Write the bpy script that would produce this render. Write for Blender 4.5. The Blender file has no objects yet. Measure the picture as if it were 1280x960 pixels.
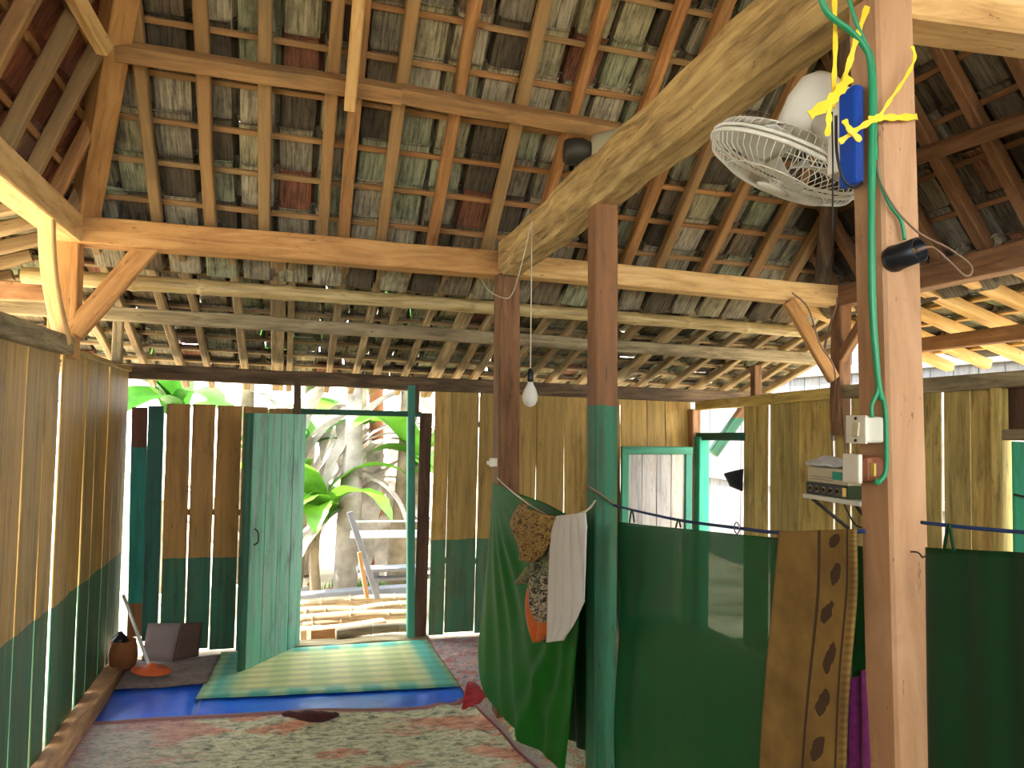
import bpy, bmesh, math, random
from mathutils import Vector, Matrix, noise
random.seed(7)
V = Vector
sc = bpy.context.scene
col = sc.collection

# ------------------------------------------------------------------ camera
F = 961.0; PSI = math.radians(16); PIT = math.radians(2.74); ROL = math.radians(1.0); EYE = 1.6
_f = V((math.sin(PSI)*math.cos(PIT), math.cos(PSI)*math.cos(PIT), math.sin(PIT)))
_r0 = V((math.cos(PSI), -math.sin(PSI), 0)); _u0 = _r0.cross(_f)
_R = math.cos(ROL)*_r0 + math.sin(ROL)*_u0; _U = _R.cross(_f); _C = V((0, 0, EYE))
cam_d = bpy.data.cameras.new('camera'); cam = bpy.data.objects.new('camera', cam_d); col.objects.link(cam)
cam_d.sensor_width = 36; cam_d.lens = F/1280*36; cam_d.clip_start = 0.02; cam_d.clip_end = 200
cam.matrix_world = Matrix(((_R.x, _U.x, -_f.x, 0), (_R.y, _U.y, -_f.y, 0), (_R.z, _U.z, -_f.z, EYE), (0, 0, 0, 1)))
sc.camera = cam

# ------------------------------------------------------------------ world, sun, exposure
w = bpy.data.worlds.new('sky'); sc.world = w; w.use_nodes = True
bg = w.node_tree.nodes['Background']; bg.inputs[0].default_value = (0.93, 0.97, 1.0, 1); bg.inputs[1].default_value = 1.0
sd = bpy.data.lights.new('sun', 'SUN'); sd.energy = 3.0; sd.angle = math.radians(0.6); sd.color = (1.0, 0.94, 0.84)
sun = bpy.data.objects.new('sun', sd); col.objects.link(sun)
sun.rotation_euler = V((-0.42, 0.22, 0.88)).to_track_quat('Z', 'Y').to_euler()
sc.view_settings.view_transform = 'Standard'; sc.view_settings.look = 'None'
sc.view_settings.gamma = 1; sc.view_settings.use_curve_mapping = False
sc.view_settings.exposure = 3.75

def pt(x, y, X=None, Y=None, Z=None, pl=None):
    """world point on the plane X=, Y=, Z= or (normal, point) that is seen at photograph pixel x, y"""
    v = _f*F + _R*(x-640) - _U*(y-480)
    if X is not None: t = X/v.x
    elif Y is not None: t = Y/v.y
    elif Z is not None: t = (Z-EYE)/v.z
    else: t = pl[0].dot(pl[1]-_C)/pl[0].dot(v)
    return _C + v*t

# ------------------------------------------------------------------ object helpers
def tag(o, label=None, cat=None, group=None, kind=None):
    if label: o['label'] = label
    if cat: o['category'] = cat
    if group: o['group'] = group
    if kind: o['kind'] = kind
    return o
def obj(name, me, mat=None, parent=None, M=None):
    o = bpy.data.objects.new(name, me); col.objects.link(o)
    if mat is not None and me is not None and not me.materials: me.materials.append(mat)
    if M is None: M = Matrix.Identity(4)
    if parent is not None:
        o.parent = parent
        o.matrix_local = root_m(parent).inverted() @ M
    else: o.matrix_local = M
    WM[o.name] = M
    return o
WM = {}
def root_m(o): return WM[o.name]
def empty(name, loc=(0, 0, 0)):
    o = bpy.data.objects.new(name, None); col.objects.link(o)
    M = Matrix.Translation(V(loc)); o.matrix_local = M; WM[o.name] = M
    o.empty_display_size = .1
    return o
def thing(name, label, cat, loc=(0, 0, 0), group=None):
    return tag(empty(name, loc), label, cat, group)
def mesh(name, vs, fs, smooth=False):
    me = bpy.data.meshes.new(name); me.from_pydata([tuple(v) for v in vs], [], fs); me.update()
    bm = bmesh.new(); bm.from_mesh(me); bmesh.ops.recalc_face_normals(bm, faces=bm.faces[:]); bm.to_mesh(me); bm.free()
    if smooth:
        for p in me.polygons: p.use_smooth = True
    return me
def frame(p0, p1, up=(0, 0, 1)):
    p0, p1 = V(p0), V(p1); x = (p1-p0).normalized(); up = V(up)
    z = (up - x*up.dot(x))
    if z.length < 1e-4: z = V((0, 1, 0)) - x*x.y
    z.normalize(); y = z.cross(x)
    return Matrix(((x.x, y.x, z.x, p0.x), (x.y, y.y, z.y, p0.y), (x.z, y.z, z.z, p0.z), (0, 0, 0, 1)))
def prism(L, w, h, seg=1, jit=0.0, bev=0.006, w1=None, h1=None, seed=None, bow=0.0):
    """squared timber along local X, chamfered edges, optional wobble"""
    rnd = random.Random(seed if seed is not None else random.random())
    b = min(bev, w*.3, h*.3); vs = []; fs = []
    w1 = w if w1 is None else w1; h1 = h if h1 is None else h1
    for i in range(seg+1):
        t = i/seg; a = (w+(w1-w)*t)/2; c = (h+(h1-h)*t)/2
        dy, dz = rnd.uniform(-jit, jit), rnd.uniform(-jit, jit) + bow*math.sin(math.pi*t)
        a += rnd.uniform(-jit, jit)*.5; c += rnd.uniform(-jit, jit)*.5
        for (y, z) in ((-a+b, -c), (a-b, -c), (a, -c+b), (a, c-b), (a-b, c), (-a+b, c), (-a, c-b), (-a, -c+b)):
            vs.append((L*t, y+dy, z+dz))
    for i in range(seg):
        for k in range(8):
            j = (k+1) % 8; fs.append((i*8+k, i*8+j, i*8+8+j, i*8+8+k))
    fs.append(tuple(range(7, -1, -1))); fs.append(tuple(range(seg*8, seg*8+8)))
    return mesh('timber', vs, fs)
def beam(name, p0, p1, w, h, mat, parent=None, up=(0, 0, 1), **k):
    p0, p1 = V(p0), V(p1)
    return obj(name, prism((p1-p0).length, w, h, **k), mat, parent, frame(p0, p1, up))
def box_mesh(sx, sy, sz, bev=0.004):
    bm = bmesh.new(); bmesh.ops.create_cube(bm, size=1)
    bmesh.ops.scale(bm, vec=(sx, sy, sz), verts=bm.verts)
    if bev: bmesh.ops.bevel(bm, geom=bm.edges[:], offset=min(bev, sx*.3, sy*.3, sz*.3), segments=2, affect='EDGES', profile=.5)
    me = bpy.data.meshes.new('block'); bm.to_mesh(me); bm.free(); return me
def tube(pts, r, sides=6, cap=True, closed=False, smooth=True):
    pts = [V(p) for p in pts]; n = len(pts); vs = []; fs = []; prev = None
    for i, p in enumerate(pts):
        if closed: d = pts[(i+1) % n]-pts[i-1]
        else: d = pts[min(i+1, n-1)]-pts[max(i-1, 0)]
        d.normalize()
        if prev is None: a = d.orthogonal().normalized()
        else:
            a = prev - d*prev.dot(d)
            a = a.normalized() if a.length > 1e-5 else d.orthogonal().normalized()
        prev = a; b = d.cross(a); rr = r[i] if isinstance(r, (list, tuple)) else r
        for k in range(sides):
            t = 2*math.pi*k/sides; vs.append(p + (a*math.cos(t)+b*math.sin(t))*rr)
    m = n if closed else n-1
    for i in range(m):
        for k in range(sides):
            j = (k+1) % sides; q = ((i+1) % n)*sides
            fs.append((i*sides+k, i*sides+j, q+j, q+k))
    if cap and not closed:
        fs.append(tuple(range(sides-1, -1, -1))); fs.append(tuple(range((n-1)*sides, n*sides)))
    return vs, fs
def tubes_mesh(lst, smooth=True):
    vs, fs = [], []
    for (a, b) in lst:
        o = len(vs); vs += a; fs += [tuple(i+o for i in f) for f in b]
    return mesh('tubes', vs, fs, smooth)
def smooth_path(pts, n=6):
    pts = [V(p) for p in pts]; out = []
    for i in range(len(pts)-1):
        a = pts[max(i-1, 0)]; b = pts[i]; c = pts[i+1]; d = pts[min(i+2, len(pts)-1)]
        for k in range(n):
            t = k/n
            out.append(.5*((2*b)+(c-a)*t+(2*a-5*b+4*c-d)*t*t+(3*b-a-3*c+d)*t**3))
    out.append(pts[-1]); return out
def cord(name, pts, r, mat, parent=None, n=6, sides=6):
    P = smooth_path(pts, n); o = P[0].copy()
    return obj(name, tubes_mesh([tube([p-o for p in P], r, sides)]), mat, parent, Matrix.Translation(o))
def lathe(prof, n=16):
    vs, fs = [], []; m = len(prof)
    for (r, z) in prof:
        for k in range(n):
            t = 2*math.pi*k/n; vs.append((r*math.cos(t), r*math.sin(t), z))
    for i in range(m-1):
        for k in range(n):
            j = (k+1) % n; fs.append((i*n+k, i*n+j, i*n+n+j, i*n+n+k))
    fs.append(tuple(range(n-1, -1, -1))); fs.append(tuple(range((m-1)*n, m*n)))
    return mesh('turned', vs, fs, True)
def grid(fn, nu, nv, thick=0.0, uv=True):
    """sheet fn(u,v) with u,v in 0..1; thickness is built in"""
    P = [[V(fn(i/nu, j/nv)) for i in range(nu+1)] for j in range(nv+1)]
    o = P[0][0].copy(); vs = []; fs = []; W = nu+1
    N = []
    for j in range(nv+1):
        for i in range(nu+1):
            a = P[j][min(i+1, nu)]-P[j][max(i-1, 0)]; b = P[min(j+1, nv)][i]-P[max(j-1, 0)][i]
            n = a.cross(b); N.append(n.normalized() if n.length > 1e-9 else V((0, 0, 1)))
    flat = [p-o for r in P for p in r]
    vs = [p+n*thick/2 for p, n in zip(flat, N)]
    for j in range(nv):
        for i in range(nu): fs.append((j*W+i, j*W+i+1, j*W+W+i+1, j*W+W+i))
    uvs = [(i/nu, j/nv) for j in range(nv+1) for i in range(nu+1)]
    if thick:
        K = len(vs); vs += [p-n*thick/2 for p, n in zip(flat, N)]; uvs = uvs*2
        fs += [tuple(K+q for q in reversed(f)) for f in fs]
        ring = [i for i in range(W)] + [j*W+nu for j in range(1, nv+1)] + [nv*W+i for i in range(nu-1, -1, -1)] + [j*W for j in range(nv-1, 0, -1)]
        for a, b in zip(ring, ring[1:]+ring[:1]): fs.append((b, a, K+a, K+b))
    me = bpy.data.meshes.new('sheet'); me.from_pydata([tuple(v) for v in vs], [], fs); me.update()
    L = me.uv_layers.new(name='uv')
    for lp in me.loops: L.data[lp.index].uv = uvs[lp.vertex_index]
    for p in me.polygons: p.use_smooth = True
    return me, Matrix.Translation(o)
def sheet(name, fn, nu, nv, mat, parent=None, thick=.003):
    me, M = grid(fn, nu, nv, thick); return obj(name, me, mat, parent, M)

# ------------------------------------------------------------------ materials
def lin(c):
    return tuple(((x/255)/12.92 if x/255 <= .04045 else ((x/255+.055)/1.055)**2.4) for x in c) + (1,)
class MT:
    def __init__(s, name, rough=.7):
        s.m = bpy.data.materials.new(name); s.m.use_nodes = True; s.t = s.m.node_tree
        s.b = s.t.nodes['Principled BSDF']; s.b.inputs['Roughness'].default_value = rough
        s.b.inputs['Specular IOR Level'].default_value = .3
    def n(s, ty, **k):
        q = s.t.nodes.new(ty)
        for a, b in k.items(): setattr(q, a, b)
        return q
    def l(s, a, b): s.t.links.new(a, b)
    def coords(s, scale=(1, 1, 1), kind='Object', rand=True):
        tc = s.n('ShaderNodeTexCoord'); out = tc.outputs[kind]
        if rand:
            oi = s.n('ShaderNodeObjectInfo'); mu = s.n('ShaderNodeVectorMath', operation='MULTIPLY')
            cb = s.n('ShaderNodeCombineXYZ')
            for i in range(3): s.l(oi.outputs['Random'], cb.inputs[i])
            s.l(cb.outputs[0], mu.inputs[0]); mu.inputs[1].default_value = (37, 53, 71)
            ad = s.n('ShaderNodeVectorMath', operation='ADD'); s.l(out, ad.inputs[0]); s.l(mu.outputs[0], ad.inputs[1]); out = ad.outputs[0]
        mp = s.n('ShaderNodeMapping'); mp.inputs['Scale'].default_value = scale; s.l(out, mp.inputs[0])
        return mp.outputs[0]
    def noise(s, vec, scale=5, detail=4, rough=.6, dist=0):
        q = s.n('ShaderNodeTexNoise'); q.inputs['Scale'].default_value = scale; q.inputs['Detail'].default_value = detail
        q.inputs['Roughness'].default_value = rough; q.inputs['Distortion'].default_value = dist; s.l(vec, q.inputs['Vector'])
        return q.outputs['Fac']
    def ramp(s, fac, stops, interp='LINEAR'):
        q = s.n('ShaderNodeValToRGB'); q.color_ramp.interpolation = interp; e = q.color_ramp.elements
        while len(e) < len(stops): e.new(.5)
        for k, (p, c) in zip(e, stops): k.position = p; k.color = c if len(c) == 4 else tuple(c)+(1,)
        s.l(fac, q.inputs[0]); return q.outputs[0]
    def mix(s, fac, a, b, mode='MIX'):
        q = s.n('ShaderNodeMix', data_type='RGBA', blend_type=mode)
        for sock, v in ((q.inputs[0], fac), (q.inputs[6], a), (q.inputs[7], b)):
            if isinstance(v, (int, float)): sock.default_value = v
            elif isinstance(v, tuple): sock.default_value = v
            else: s.l(v, sock)
        return q.outputs[2]
    def math(s, op, a, b=0.0, c=None):
        q = s.n('ShaderNodeMath', operation=op)
        for i, v in enumerate((a, b) if c is None else (a, b, c)):
            if isinstance(v, (int, float)): q.inputs[i].default_value = v
            else: s.l(v, q.inputs[i])
        return q.outputs[0]
    def color(s, c):
        if isinstance(c, tuple): s.b.inputs['Base Color'].default_value = c
        else: s.l(c, s.b.inputs['Base Color'])
        return s
    def bump(s, h, strength=.3, dist=.01):
        q = s.n('ShaderNodeBump'); q.inputs['Strength'].default_value = strength; q.inputs['Distance'].default_value = dist
        s.l(h, q.inputs['Height']); s.l(q.outputs[0], s.b.inputs['Normal']); return s

def wood(name, dark, mid, light, grain=9, rough=.75, tint=None, stain=0.5):
    s = MT(name, rough)
    v = s.coords((1.2, grain*1.6, grain*1.6)); f1 = s.noise(v, 2.2, 6, .65, .8)
    c = s.ramp(f1, [(.28, lin(dark)), (.5, lin(mid)), (.74, lin(light))])
    v2 = s.coords((1.5, 4, 4)); f2 = s.noise(v2, 2, 3, .6)
    c = s.mix(s.math('MULTIPLY', s.ramp(f2, [(.5, (0, 0, 0)), (.72, (1, 1, 1))]), stain), c, tuple(x*.35 for x in lin(dark)[:3])+(1,))
    v3 = s.coords((6, 22, 22)); f3 = s.noise(v3, 3, 4, .7)
    c = s.mix(s.ramp(f3, [(.64, (0, 0, 0)), (.72, (.8, .8, .8))]), c, tuple(x*.25 for x in lin(dark)[:3])+(1,))
    if tint:
        oi = s.n('ShaderNodeObjectInfo')
        c = s.mix(s.math('MULTIPLY', oi.outputs['Random'], tint[1]), c, lin(tint[0]))
    s.color(c).bump(f1, .35, .006)
    return s.m
def simple(name, c, rough=.6, var=.15, scale=12, metal=0, spec=.3, bump=0):
    s = MT(name, rough); s.b.inputs['Metallic'].default_value = metal; s.b.inputs['Specular IOR Level'].default_value = spec
    v = s.coords(); f = s.noise(v, scale, 4); a = lin(c)
    s.color(s.ramp(f, [(.3, tuple(x*(1-var) for x in a[:3])), (.7, tuple(min(1, x*(1+var)) for x in a[:3]))]))
    if bump: s.bump(f, bump, .01)
    return s.m
def painted(name, top, low, zline, base=(96, 74, 44), wear=.35, grain=10, rough=.62, zline2=None, low2=None):
    """boards painted in one colour above the dado height and another below it"""
    s = MT(name, rough)
    g = s.n('ShaderNodeNewGeometry'); sx = s.n('ShaderNodeSeparateXYZ'); s.l(g.outputs['Position'], sx.inputs[0])
    v = s.coords((1.3, grain*1.5, grain*1.5)); fg = s.noise(v, 2.2, 6, .65, .6)
    v2 = s.coords((1.6, 5, 5)); fs = s.noise(v2, 2.4, 5, .65)
    v3 = s.coords((1, 1, 1)); fn = s.noise(v3, 9, 3)
    z = s.math('ADD', sx.outputs[2], s.math('MULTIPLY', s.math('SUBTRACT', fn, .5), .03))
    m = s.ramp(s.math('GREATER_THAN', z, zline), [(0, lin(low)), (1, lin(top))])
    if zline2 is not None: m = s.mix(s.math('LESS_THAN', z, zline2), m, lin(low2))
    oi = s.n('ShaderNodeObjectInfo')
    m = s.mix(1.0, m, s.ramp(oi.outputs['Random'], [(0, (.72, .74, .76)), (.5, (1, 1, 1)), (1, (1.12, 1.05, .92))]), 'MULTIPLY')
    m = s.mix(s.math('MULTIPLY', s.ramp(fg, [(.35, (1, 1, 1)), (.6, (0, 0, 0))]), wear), m, lin(base))
    m = s.mix(s.math('MULTIPLY', s.ramp(fs, [(.55, (0, 0, 0)), (.75, (1, 1, 1))]), wear*1.3), m, tuple(x*.35 for x in lin(base)[:3])+(1,))
    v4 = s.coords((5, 20, 20)); f4 = s.noise(v4, 3, 4, .7)
    m = s.mix(s.ramp(f4, [(.63, (0, 0, 0)), (.72, (.75, .75, .75))]), m, tuple(x*.22 for x in lin(base)[:3])+(1,))
    v5 = s.coords((.7, 9, 9)); f5 = s.noise(v5, 2.6, 4, .6)
    m = s.mix(1.0, m, s.ramp(f5, [(.3, (.66, .64, .6)), (.5, (1, 1, 1)), (.7, (1.15, 1.13, 1.1))]), 'MULTIPLY')
    s.color(m).bump(fg, .25, .004); return s.m
M = {}
M['rafter'] = wood('rafter_wood', (104, 66, 34), (158, 108, 60), (190, 140, 86), 9, tint=((140, 124, 84), .6))
M['skirt_rafter'] = wood('grey_rafter_wood', (92, 74, 50), (150, 126, 88), (192, 170, 128), 9, tint=((120, 96, 64), .6))
M['beam'] = wood('golden_beam_wood', (138, 92, 48), (178, 130, 74), (200, 156, 96), 6, stain=.25)
M['beam_pale'] = wood('pale_beam_wood', (160, 118, 66), (204, 164, 104), (220, 184, 130), 6, stain=.15)
M['log'] = wood('rough_old_log', (92, 72, 40), (168, 138, 84), (208, 178, 118), 8, rough=.85, stain=.5)
M['oldplate'] = wood('dark_old_timber', (58, 46, 34), (92, 74, 54), (132, 108, 78), 7, rough=.85)
M['greytimber'] = wood('grey_weathered_timber', (92, 80, 58), (140, 124, 92), (176, 160, 124), 7, rough=.85)
M['post_r'] = wood('pink_planed_post', (146, 108, 72), (172, 130, 92), (188, 148, 110), 4, stain=.06)
M['sill'] = wood('sill_wood', (120, 84, 54), (166, 122, 82), (196, 152, 108), 5)
M['ochre'] = painted('ochre_painted_board', (182, 148, 78), (62, 118, 88), .72, (120, 92, 44), .45)
M['ochre_left'] = painted('ochre_left_board', (176, 142, 78), (44, 104, 76), .70, (116, 88, 44), .4)
M['ochre_shaded'] = painted('shaded_ochre_board', (160, 122, 66), (40, 98, 76), .64, (104, 78, 40), .35)  # same ochre paint, with the shade on the left boards put into the colour
M['ochre_right'] = painted('ochre_right_board', (196, 172, 98), (196, 172, 98), -1, (120, 92, 40), .55)
M['cornerboard'] = painted('corner_board', (112, 66, 40), (34, 140, 122), 1.38, (80, 50, 30), .25, zline2=.36, low2=(150, 100, 52))
M['teal'] = painted('teal_paint', (66, 150, 126), (66, 150, 126), -1, (104, 112, 96), .3)
M['teal_dark'] = painted('dark_teal_paint', (38, 92, 76), (38, 92, 76), -1, (50, 50, 40), .3)
M['teal_bright'] = painted('bright_teal_paint', (60, 186, 150), (60, 186, 150), -1, (90, 110, 80), .3)
M['teal_door'] = painted('pale_teal_door', (92, 172, 148), (92, 172, 148), -1, (150, 152, 158), .65)
M['post_mid'] = painted('green_brown_post', (128, 88, 52), (46, 112, 86), 1.66, (90, 70, 46), .35)
M['white_board'] = painted('whitewashed_board', (206, 202, 198), (206, 202, 198), -1, (176, 150, 112), .45)
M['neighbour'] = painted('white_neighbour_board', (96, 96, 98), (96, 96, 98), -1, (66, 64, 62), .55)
M['brownpost'] = wood('reddish_brown_post', (84, 56, 34), (120, 84, 52), (144, 106, 68), 6)
M['darkboard'] = wood('dark_brown_board', (54, 36, 26), (80, 56, 40), (104, 76, 56), 7)

def bamboo(name, c1, c2, c3):
    s = MT(name, .45); s.b.inputs['Specular IOR Level'].default_value = .45
    v = s.coords((1.5, 20, 20)); f = s.noise(v, 3, 5)
    c = s.ramp(f, [(.3, lin(c1)), (.5, lin(c2)), (.75, lin(c3))])
    s.color(c).bump(f, .15, .004); return s.m
M['bamboo'] = bamboo('old_bamboo', (124, 104, 62), (172, 148, 96), (196, 176, 124))
M['bamboo_pale'] = bamboo('dry_pale_bamboo', (96, 80, 58), (140, 122, 94), (160, 146, 120))

def tilemat(name, stops, dark=.45):
    s = MT(name, .85)
    oi = s.n('ShaderNodeObjectInfo')
    base = s.ramp(oi.outputs['Random'], [(p, lin(c)) for p, c in stops], 'CONSTANT')
    v = s.coords((60, 4.0, 20)); f = s.noise(v, 1.4, 6, .75)
    c = s.mix(1.0, base, s.ramp(f, [(.34, (.20, .18, .15)), (.45, (.75, .73, .68)), (.6, (1.35, 1.3, 1.2))]), 'MULTIPLY')
    v2 = s.coords((1, 1, 1)); f2 = s.noise(v2, 9, 4, .6)
    c = s.mix(s.math('MULTIPLY', s.ramp(f2, [(.48, (0, 0, 0)), (.68, (1, 1, 1))]), dark), c, lin((38, 32, 26)))
    s.color(c).bump(f, .5, .004); return s.m
M['tile'] = tilemat('weathered_roof_tile', [(0, (128, 122, 104)), (.2, (146, 140, 112)), (.38, (82, 74, 60)), (.55, (156, 148, 126)), (.7, (110, 98, 78)), (.82, (134, 138, 112)), (.97, (118, 78, 58))])
M['tile_red'] = tilemat('red_brown_roof_tile', [(0, (132, 76, 52)), (.3, (112, 66, 46)), (.5, (150, 92, 66)), (.7, (126, 92, 74)), (.85, (152, 104, 84))], .4)
M['tile_dark'] = tilemat('grey_dark_roof_tile', [(0, (98, 92, 80)), (.3, (112, 104, 86)), (.5, (84, 74, 62)), (.7, (120, 112, 98)), (.9, (134, 96, 76))], .5)

def cloth(name, c, rough=.8, var=.12, sheen=.2, scale=30, trans=0.0, sub=0.0):
    s = MT(name, rough); v = s.coords(); f = s.noise(v, scale, 3); a = lin(c)
    s.color(s.ramp(f, [(.3, tuple(x*(1-var) for x in a[:3])), (.7, tuple(min(1, x*(1+var)) for x in a[:3]))]))
    s.b.inputs['Sheen Weight'].default_value = sheen
    s.bump(f, .1, .003)
    out = s.t.nodes['Material Output']; last = s.b.outputs[0]
    if sub:
        tr = s.n('ShaderNodeBsdfTranslucent'); tr.inputs[0].default_value = a
        mx = s.n('ShaderNodeMixShader'); mx.inputs[0].default_value = sub; s.l(last, mx.inputs[1]); s.l(tr.outputs[0], mx.inputs[2]); last = mx.outputs[0]
    if trans:
        tp = s.n('ShaderNodeBsdfTransparent'); tp.inputs[0].default_value = tuple(.75+.25*x for x in a[:3])+(1,)
        mx = s.n('ShaderNodeMixShader'); mx.inputs[0].default_value = trans; s.l(last, mx.inputs[1]); s.l(tp.outputs[0], mx.inputs[2]); last = mx.outputs[0]
    s.l(last, out.inputs[0]); return s.m
M['satin'] = cloth('green_satin', (24, 100, 24), .6, .05, 0, 20, 0, .15)
M['satin'].node_tree.nodes['Principled BSDF'].inputs['Specular IOR Level'].default_value = .12
M['curtain'] = cloth('green_curtain', (14, 96, 46), .40, .06, 0, 16, .18, .10)
M['curtain_dark'] = cloth('dark_green_curtain', (8, 56, 24), .5, .06, 0, 16, .03, .04)
M['whitecloth'] = cloth('white_cotton', (222, 218, 212), .85, .03, .1, 20, 0, .2)
M['orange'] = cloth('orange_cloth', (196, 98, 30), .8, .1, .2, 24, 0, .1)
M['ragrug'] = cloth('grey_rag_rug', (112, 96, 86), .95, .3, .1, 24)
M['greycloth'] = cloth('grey_white_rag', (190, 190, 182), .9, .15, .1, 20)
M['purple'] = cloth('purple_batik', (104, 24, 86), .6, .4, .2, 60)

def simplem(n, *a, **k): M[n] = simple(n, *a, **k)
simplem('plastic_white', (214, 208, 186), .4, .06, 6)
simplem('plastic_grey', (150, 146, 128), .5, .1, 8)
simplem('plastic_black', (26, 27, 30), .35, .1, 8)
simplem('blue', (22, 70, 160), .35, .05, 5)
simplem('cable_green', (40, 130, 84), .35, .1, 5)
simplem('cable_pale', (196, 190, 160), .4, .1, 5)
simplem('cable_brown', (120, 92, 70), .5, .1, 5)
simplem('cable_red', (130, 56, 40), .5, .1, 5)
simplem('cable_black', (28, 26, 28), .5, .1, 5)
simplem('rope_blue', (40, 62, 110), .6, .1, 20)
simplem('raffia', (226, 190, 40), .5, .12, 20)
simplem('horn', (156, 148, 120), .45, .08, 5)
simplem('metal_dark', (62, 58, 50), .5, .2, 10, .5)
simplem('metal', (150, 146, 138), .35, .1, 10, .9)
simplem('brass', (176, 146, 70), .35, .1, 10, .6)
simplem('woodbrown', (128, 76, 50), .4, .15, 10)
simplem('amp_green', (60, 74, 46), .45, .2, 10)
simplem('carton', (196, 182, 150), .8, .08, 10)
simplem('print_teal', (60, 150, 126), .8, .08, 10)
simplem('bulbglass', (226, 224, 210), .3, .03, 5)
simplem('pot', (128, 78, 44), .7, .25, 12)
simplem('orange_plastic', (196, 92, 48), .5, .1, 8)
simplem('stick', (196, 196, 190), .4, .1, 8)
simplem('hardboard', (98, 74, 64), .75, .15, 5)
simplem('hardboard_lit', (134, 118, 114), .75, .15, 5)
simplem('leaf', (54, 104, 30), .45, .3, 6)
simplem('leaf_young', (84, 134, 36), .45, .25, 6)
simplem('dryleaf', (160, 152, 142), .8, .5, 4)
simplem('trunk', (128, 114, 92), .8, .5, 5, bump=.4)
simplem('rock', (120, 112, 106), .9, .25, 7, bump=.5)
simplem('greybeam', (112, 114, 120), .8, .15, 7)
simplem('whitebeam', (200, 200, 200), .7, .05, 7)
simplem('grassgreen', (70, 120, 34), .7, .25, 20)
simplem('blackcap', (30, 30, 40), .7, .1, 9)
for k in ('leaf', 'leaf_young', 'grassgreen', 'dryleaf'):
    m = M[k]; t = m.node_tree; b = t.nodes['Principled BSDF']; tr = t.nodes.new('ShaderNodeBsdfTranslucent')
    t.links.new(b.inputs['Base Color'].links[0].from_socket, tr.inputs[0])
    mx = t.nodes.new('ShaderNodeMixShader'); mx.inputs[0].default_value = .4
    t.links.new(b.outputs[0], mx.inputs[1]); t.links.new(tr.outputs[0], mx.inputs[2]); t.links.new(mx.outputs[0], t.nodes['Material Output'].inputs[0])

def m_rug():
    s = MT('rug_pattern', .95); tc = s.n('ShaderNodeTexCoord'); mp = s.n('ShaderNodeMapping'); s.l(tc.outputs['UV'], mp.inputs[0])
    sx = s.n('ShaderNodeSeparateXYZ'); s.l(tc.outputs['UV'], sx.inputs[0])
    mp.inputs['Scale'].default_value = (2.4, 5.5, 1)
    v = mp.outputs[0]
    f1 = s.noise(v, 16, 6, .8, .5); f2 = s.noise(v, 2.2, 3, .5, .6); f3 = s.noise(v, 30, 4, .7)
    base = s.ramp(f1, [(.36, lin((44, 50, 36))), (.44, lin((150, 152, 112))), (.53, lin((208, 204, 162))), (.68, lin((234, 228, 196)))])
    red = s.ramp(f1, [(.38, lin((140, 72, 44))), (.52, lin((216, 134, 90))), (.7, lin((224, 184, 140)))])
    c = s.mix(s.ramp(f2, [(.50, (0, 0, 0)), (.57, (.9, .9, .9))]), base, red)
    pinkf = s.ramp(sx.outputs[0], [(.04, (1, 1, 1)), (.3, (0, 0, 0))])
    c = s.mix(s.math('MULTIPLY', pinkf, .75), c, s.ramp(f3, [(.38, lin((70, 66, 84))), (.5, lin((150, 140, 146))), (.62, lin((172, 96, 96)))]))
    bx = s.math('MINIMUM', s.math('MULTIPLY', sx.outputs[0], .8), s.math('MULTIPLY', s.math('SUBTRACT', 1.0, sx.outputs[1]), 1.2))
    c = s.mix(s.ramp(s.math('ADD', bx, s.math('MULTIPLY', s.math('SUBTRACT', f3, .5), .012)), [(.016, (1, 1, 1)), (.026, (0, 0, 0))]), c, lin((120, 22, 30)))
    s.color(c).bump(f3, .7, .02); s.b.inputs['Sheen Weight'].default_value = .3
    return s.m
M['rug'] = m_rug()
def m_runner():
    s = MT('runner_pattern', .95); tc = s.n('ShaderNodeTexCoord'); mp = s.n('ShaderNodeMapping'); s.l(tc.outputs['UV'], mp.inputs[0])
    mp.inputs['Scale'].default_value = (1.4, 4.0, 1); f = s.noise(mp.outputs[0], 9, 5, .75, .8); f2 = s.noise(mp.outputs[0], 3, 2)
    c = s.ramp(f, [(.36, lin((70, 84, 110))), (.46, lin((140, 150, 150))), (.54, lin((176, 120, 112))), (.62, lin((196, 176, 160)))])
    c = s.mix(s.ramp(f2, [(.5, (0, 0, 0)), (.62, (.6, .6, .6))]), c, lin((150, 70, 72)))
    s.color(c).bump(f, .5, .01); return s.m
M['runner'] = m_runner()
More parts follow.
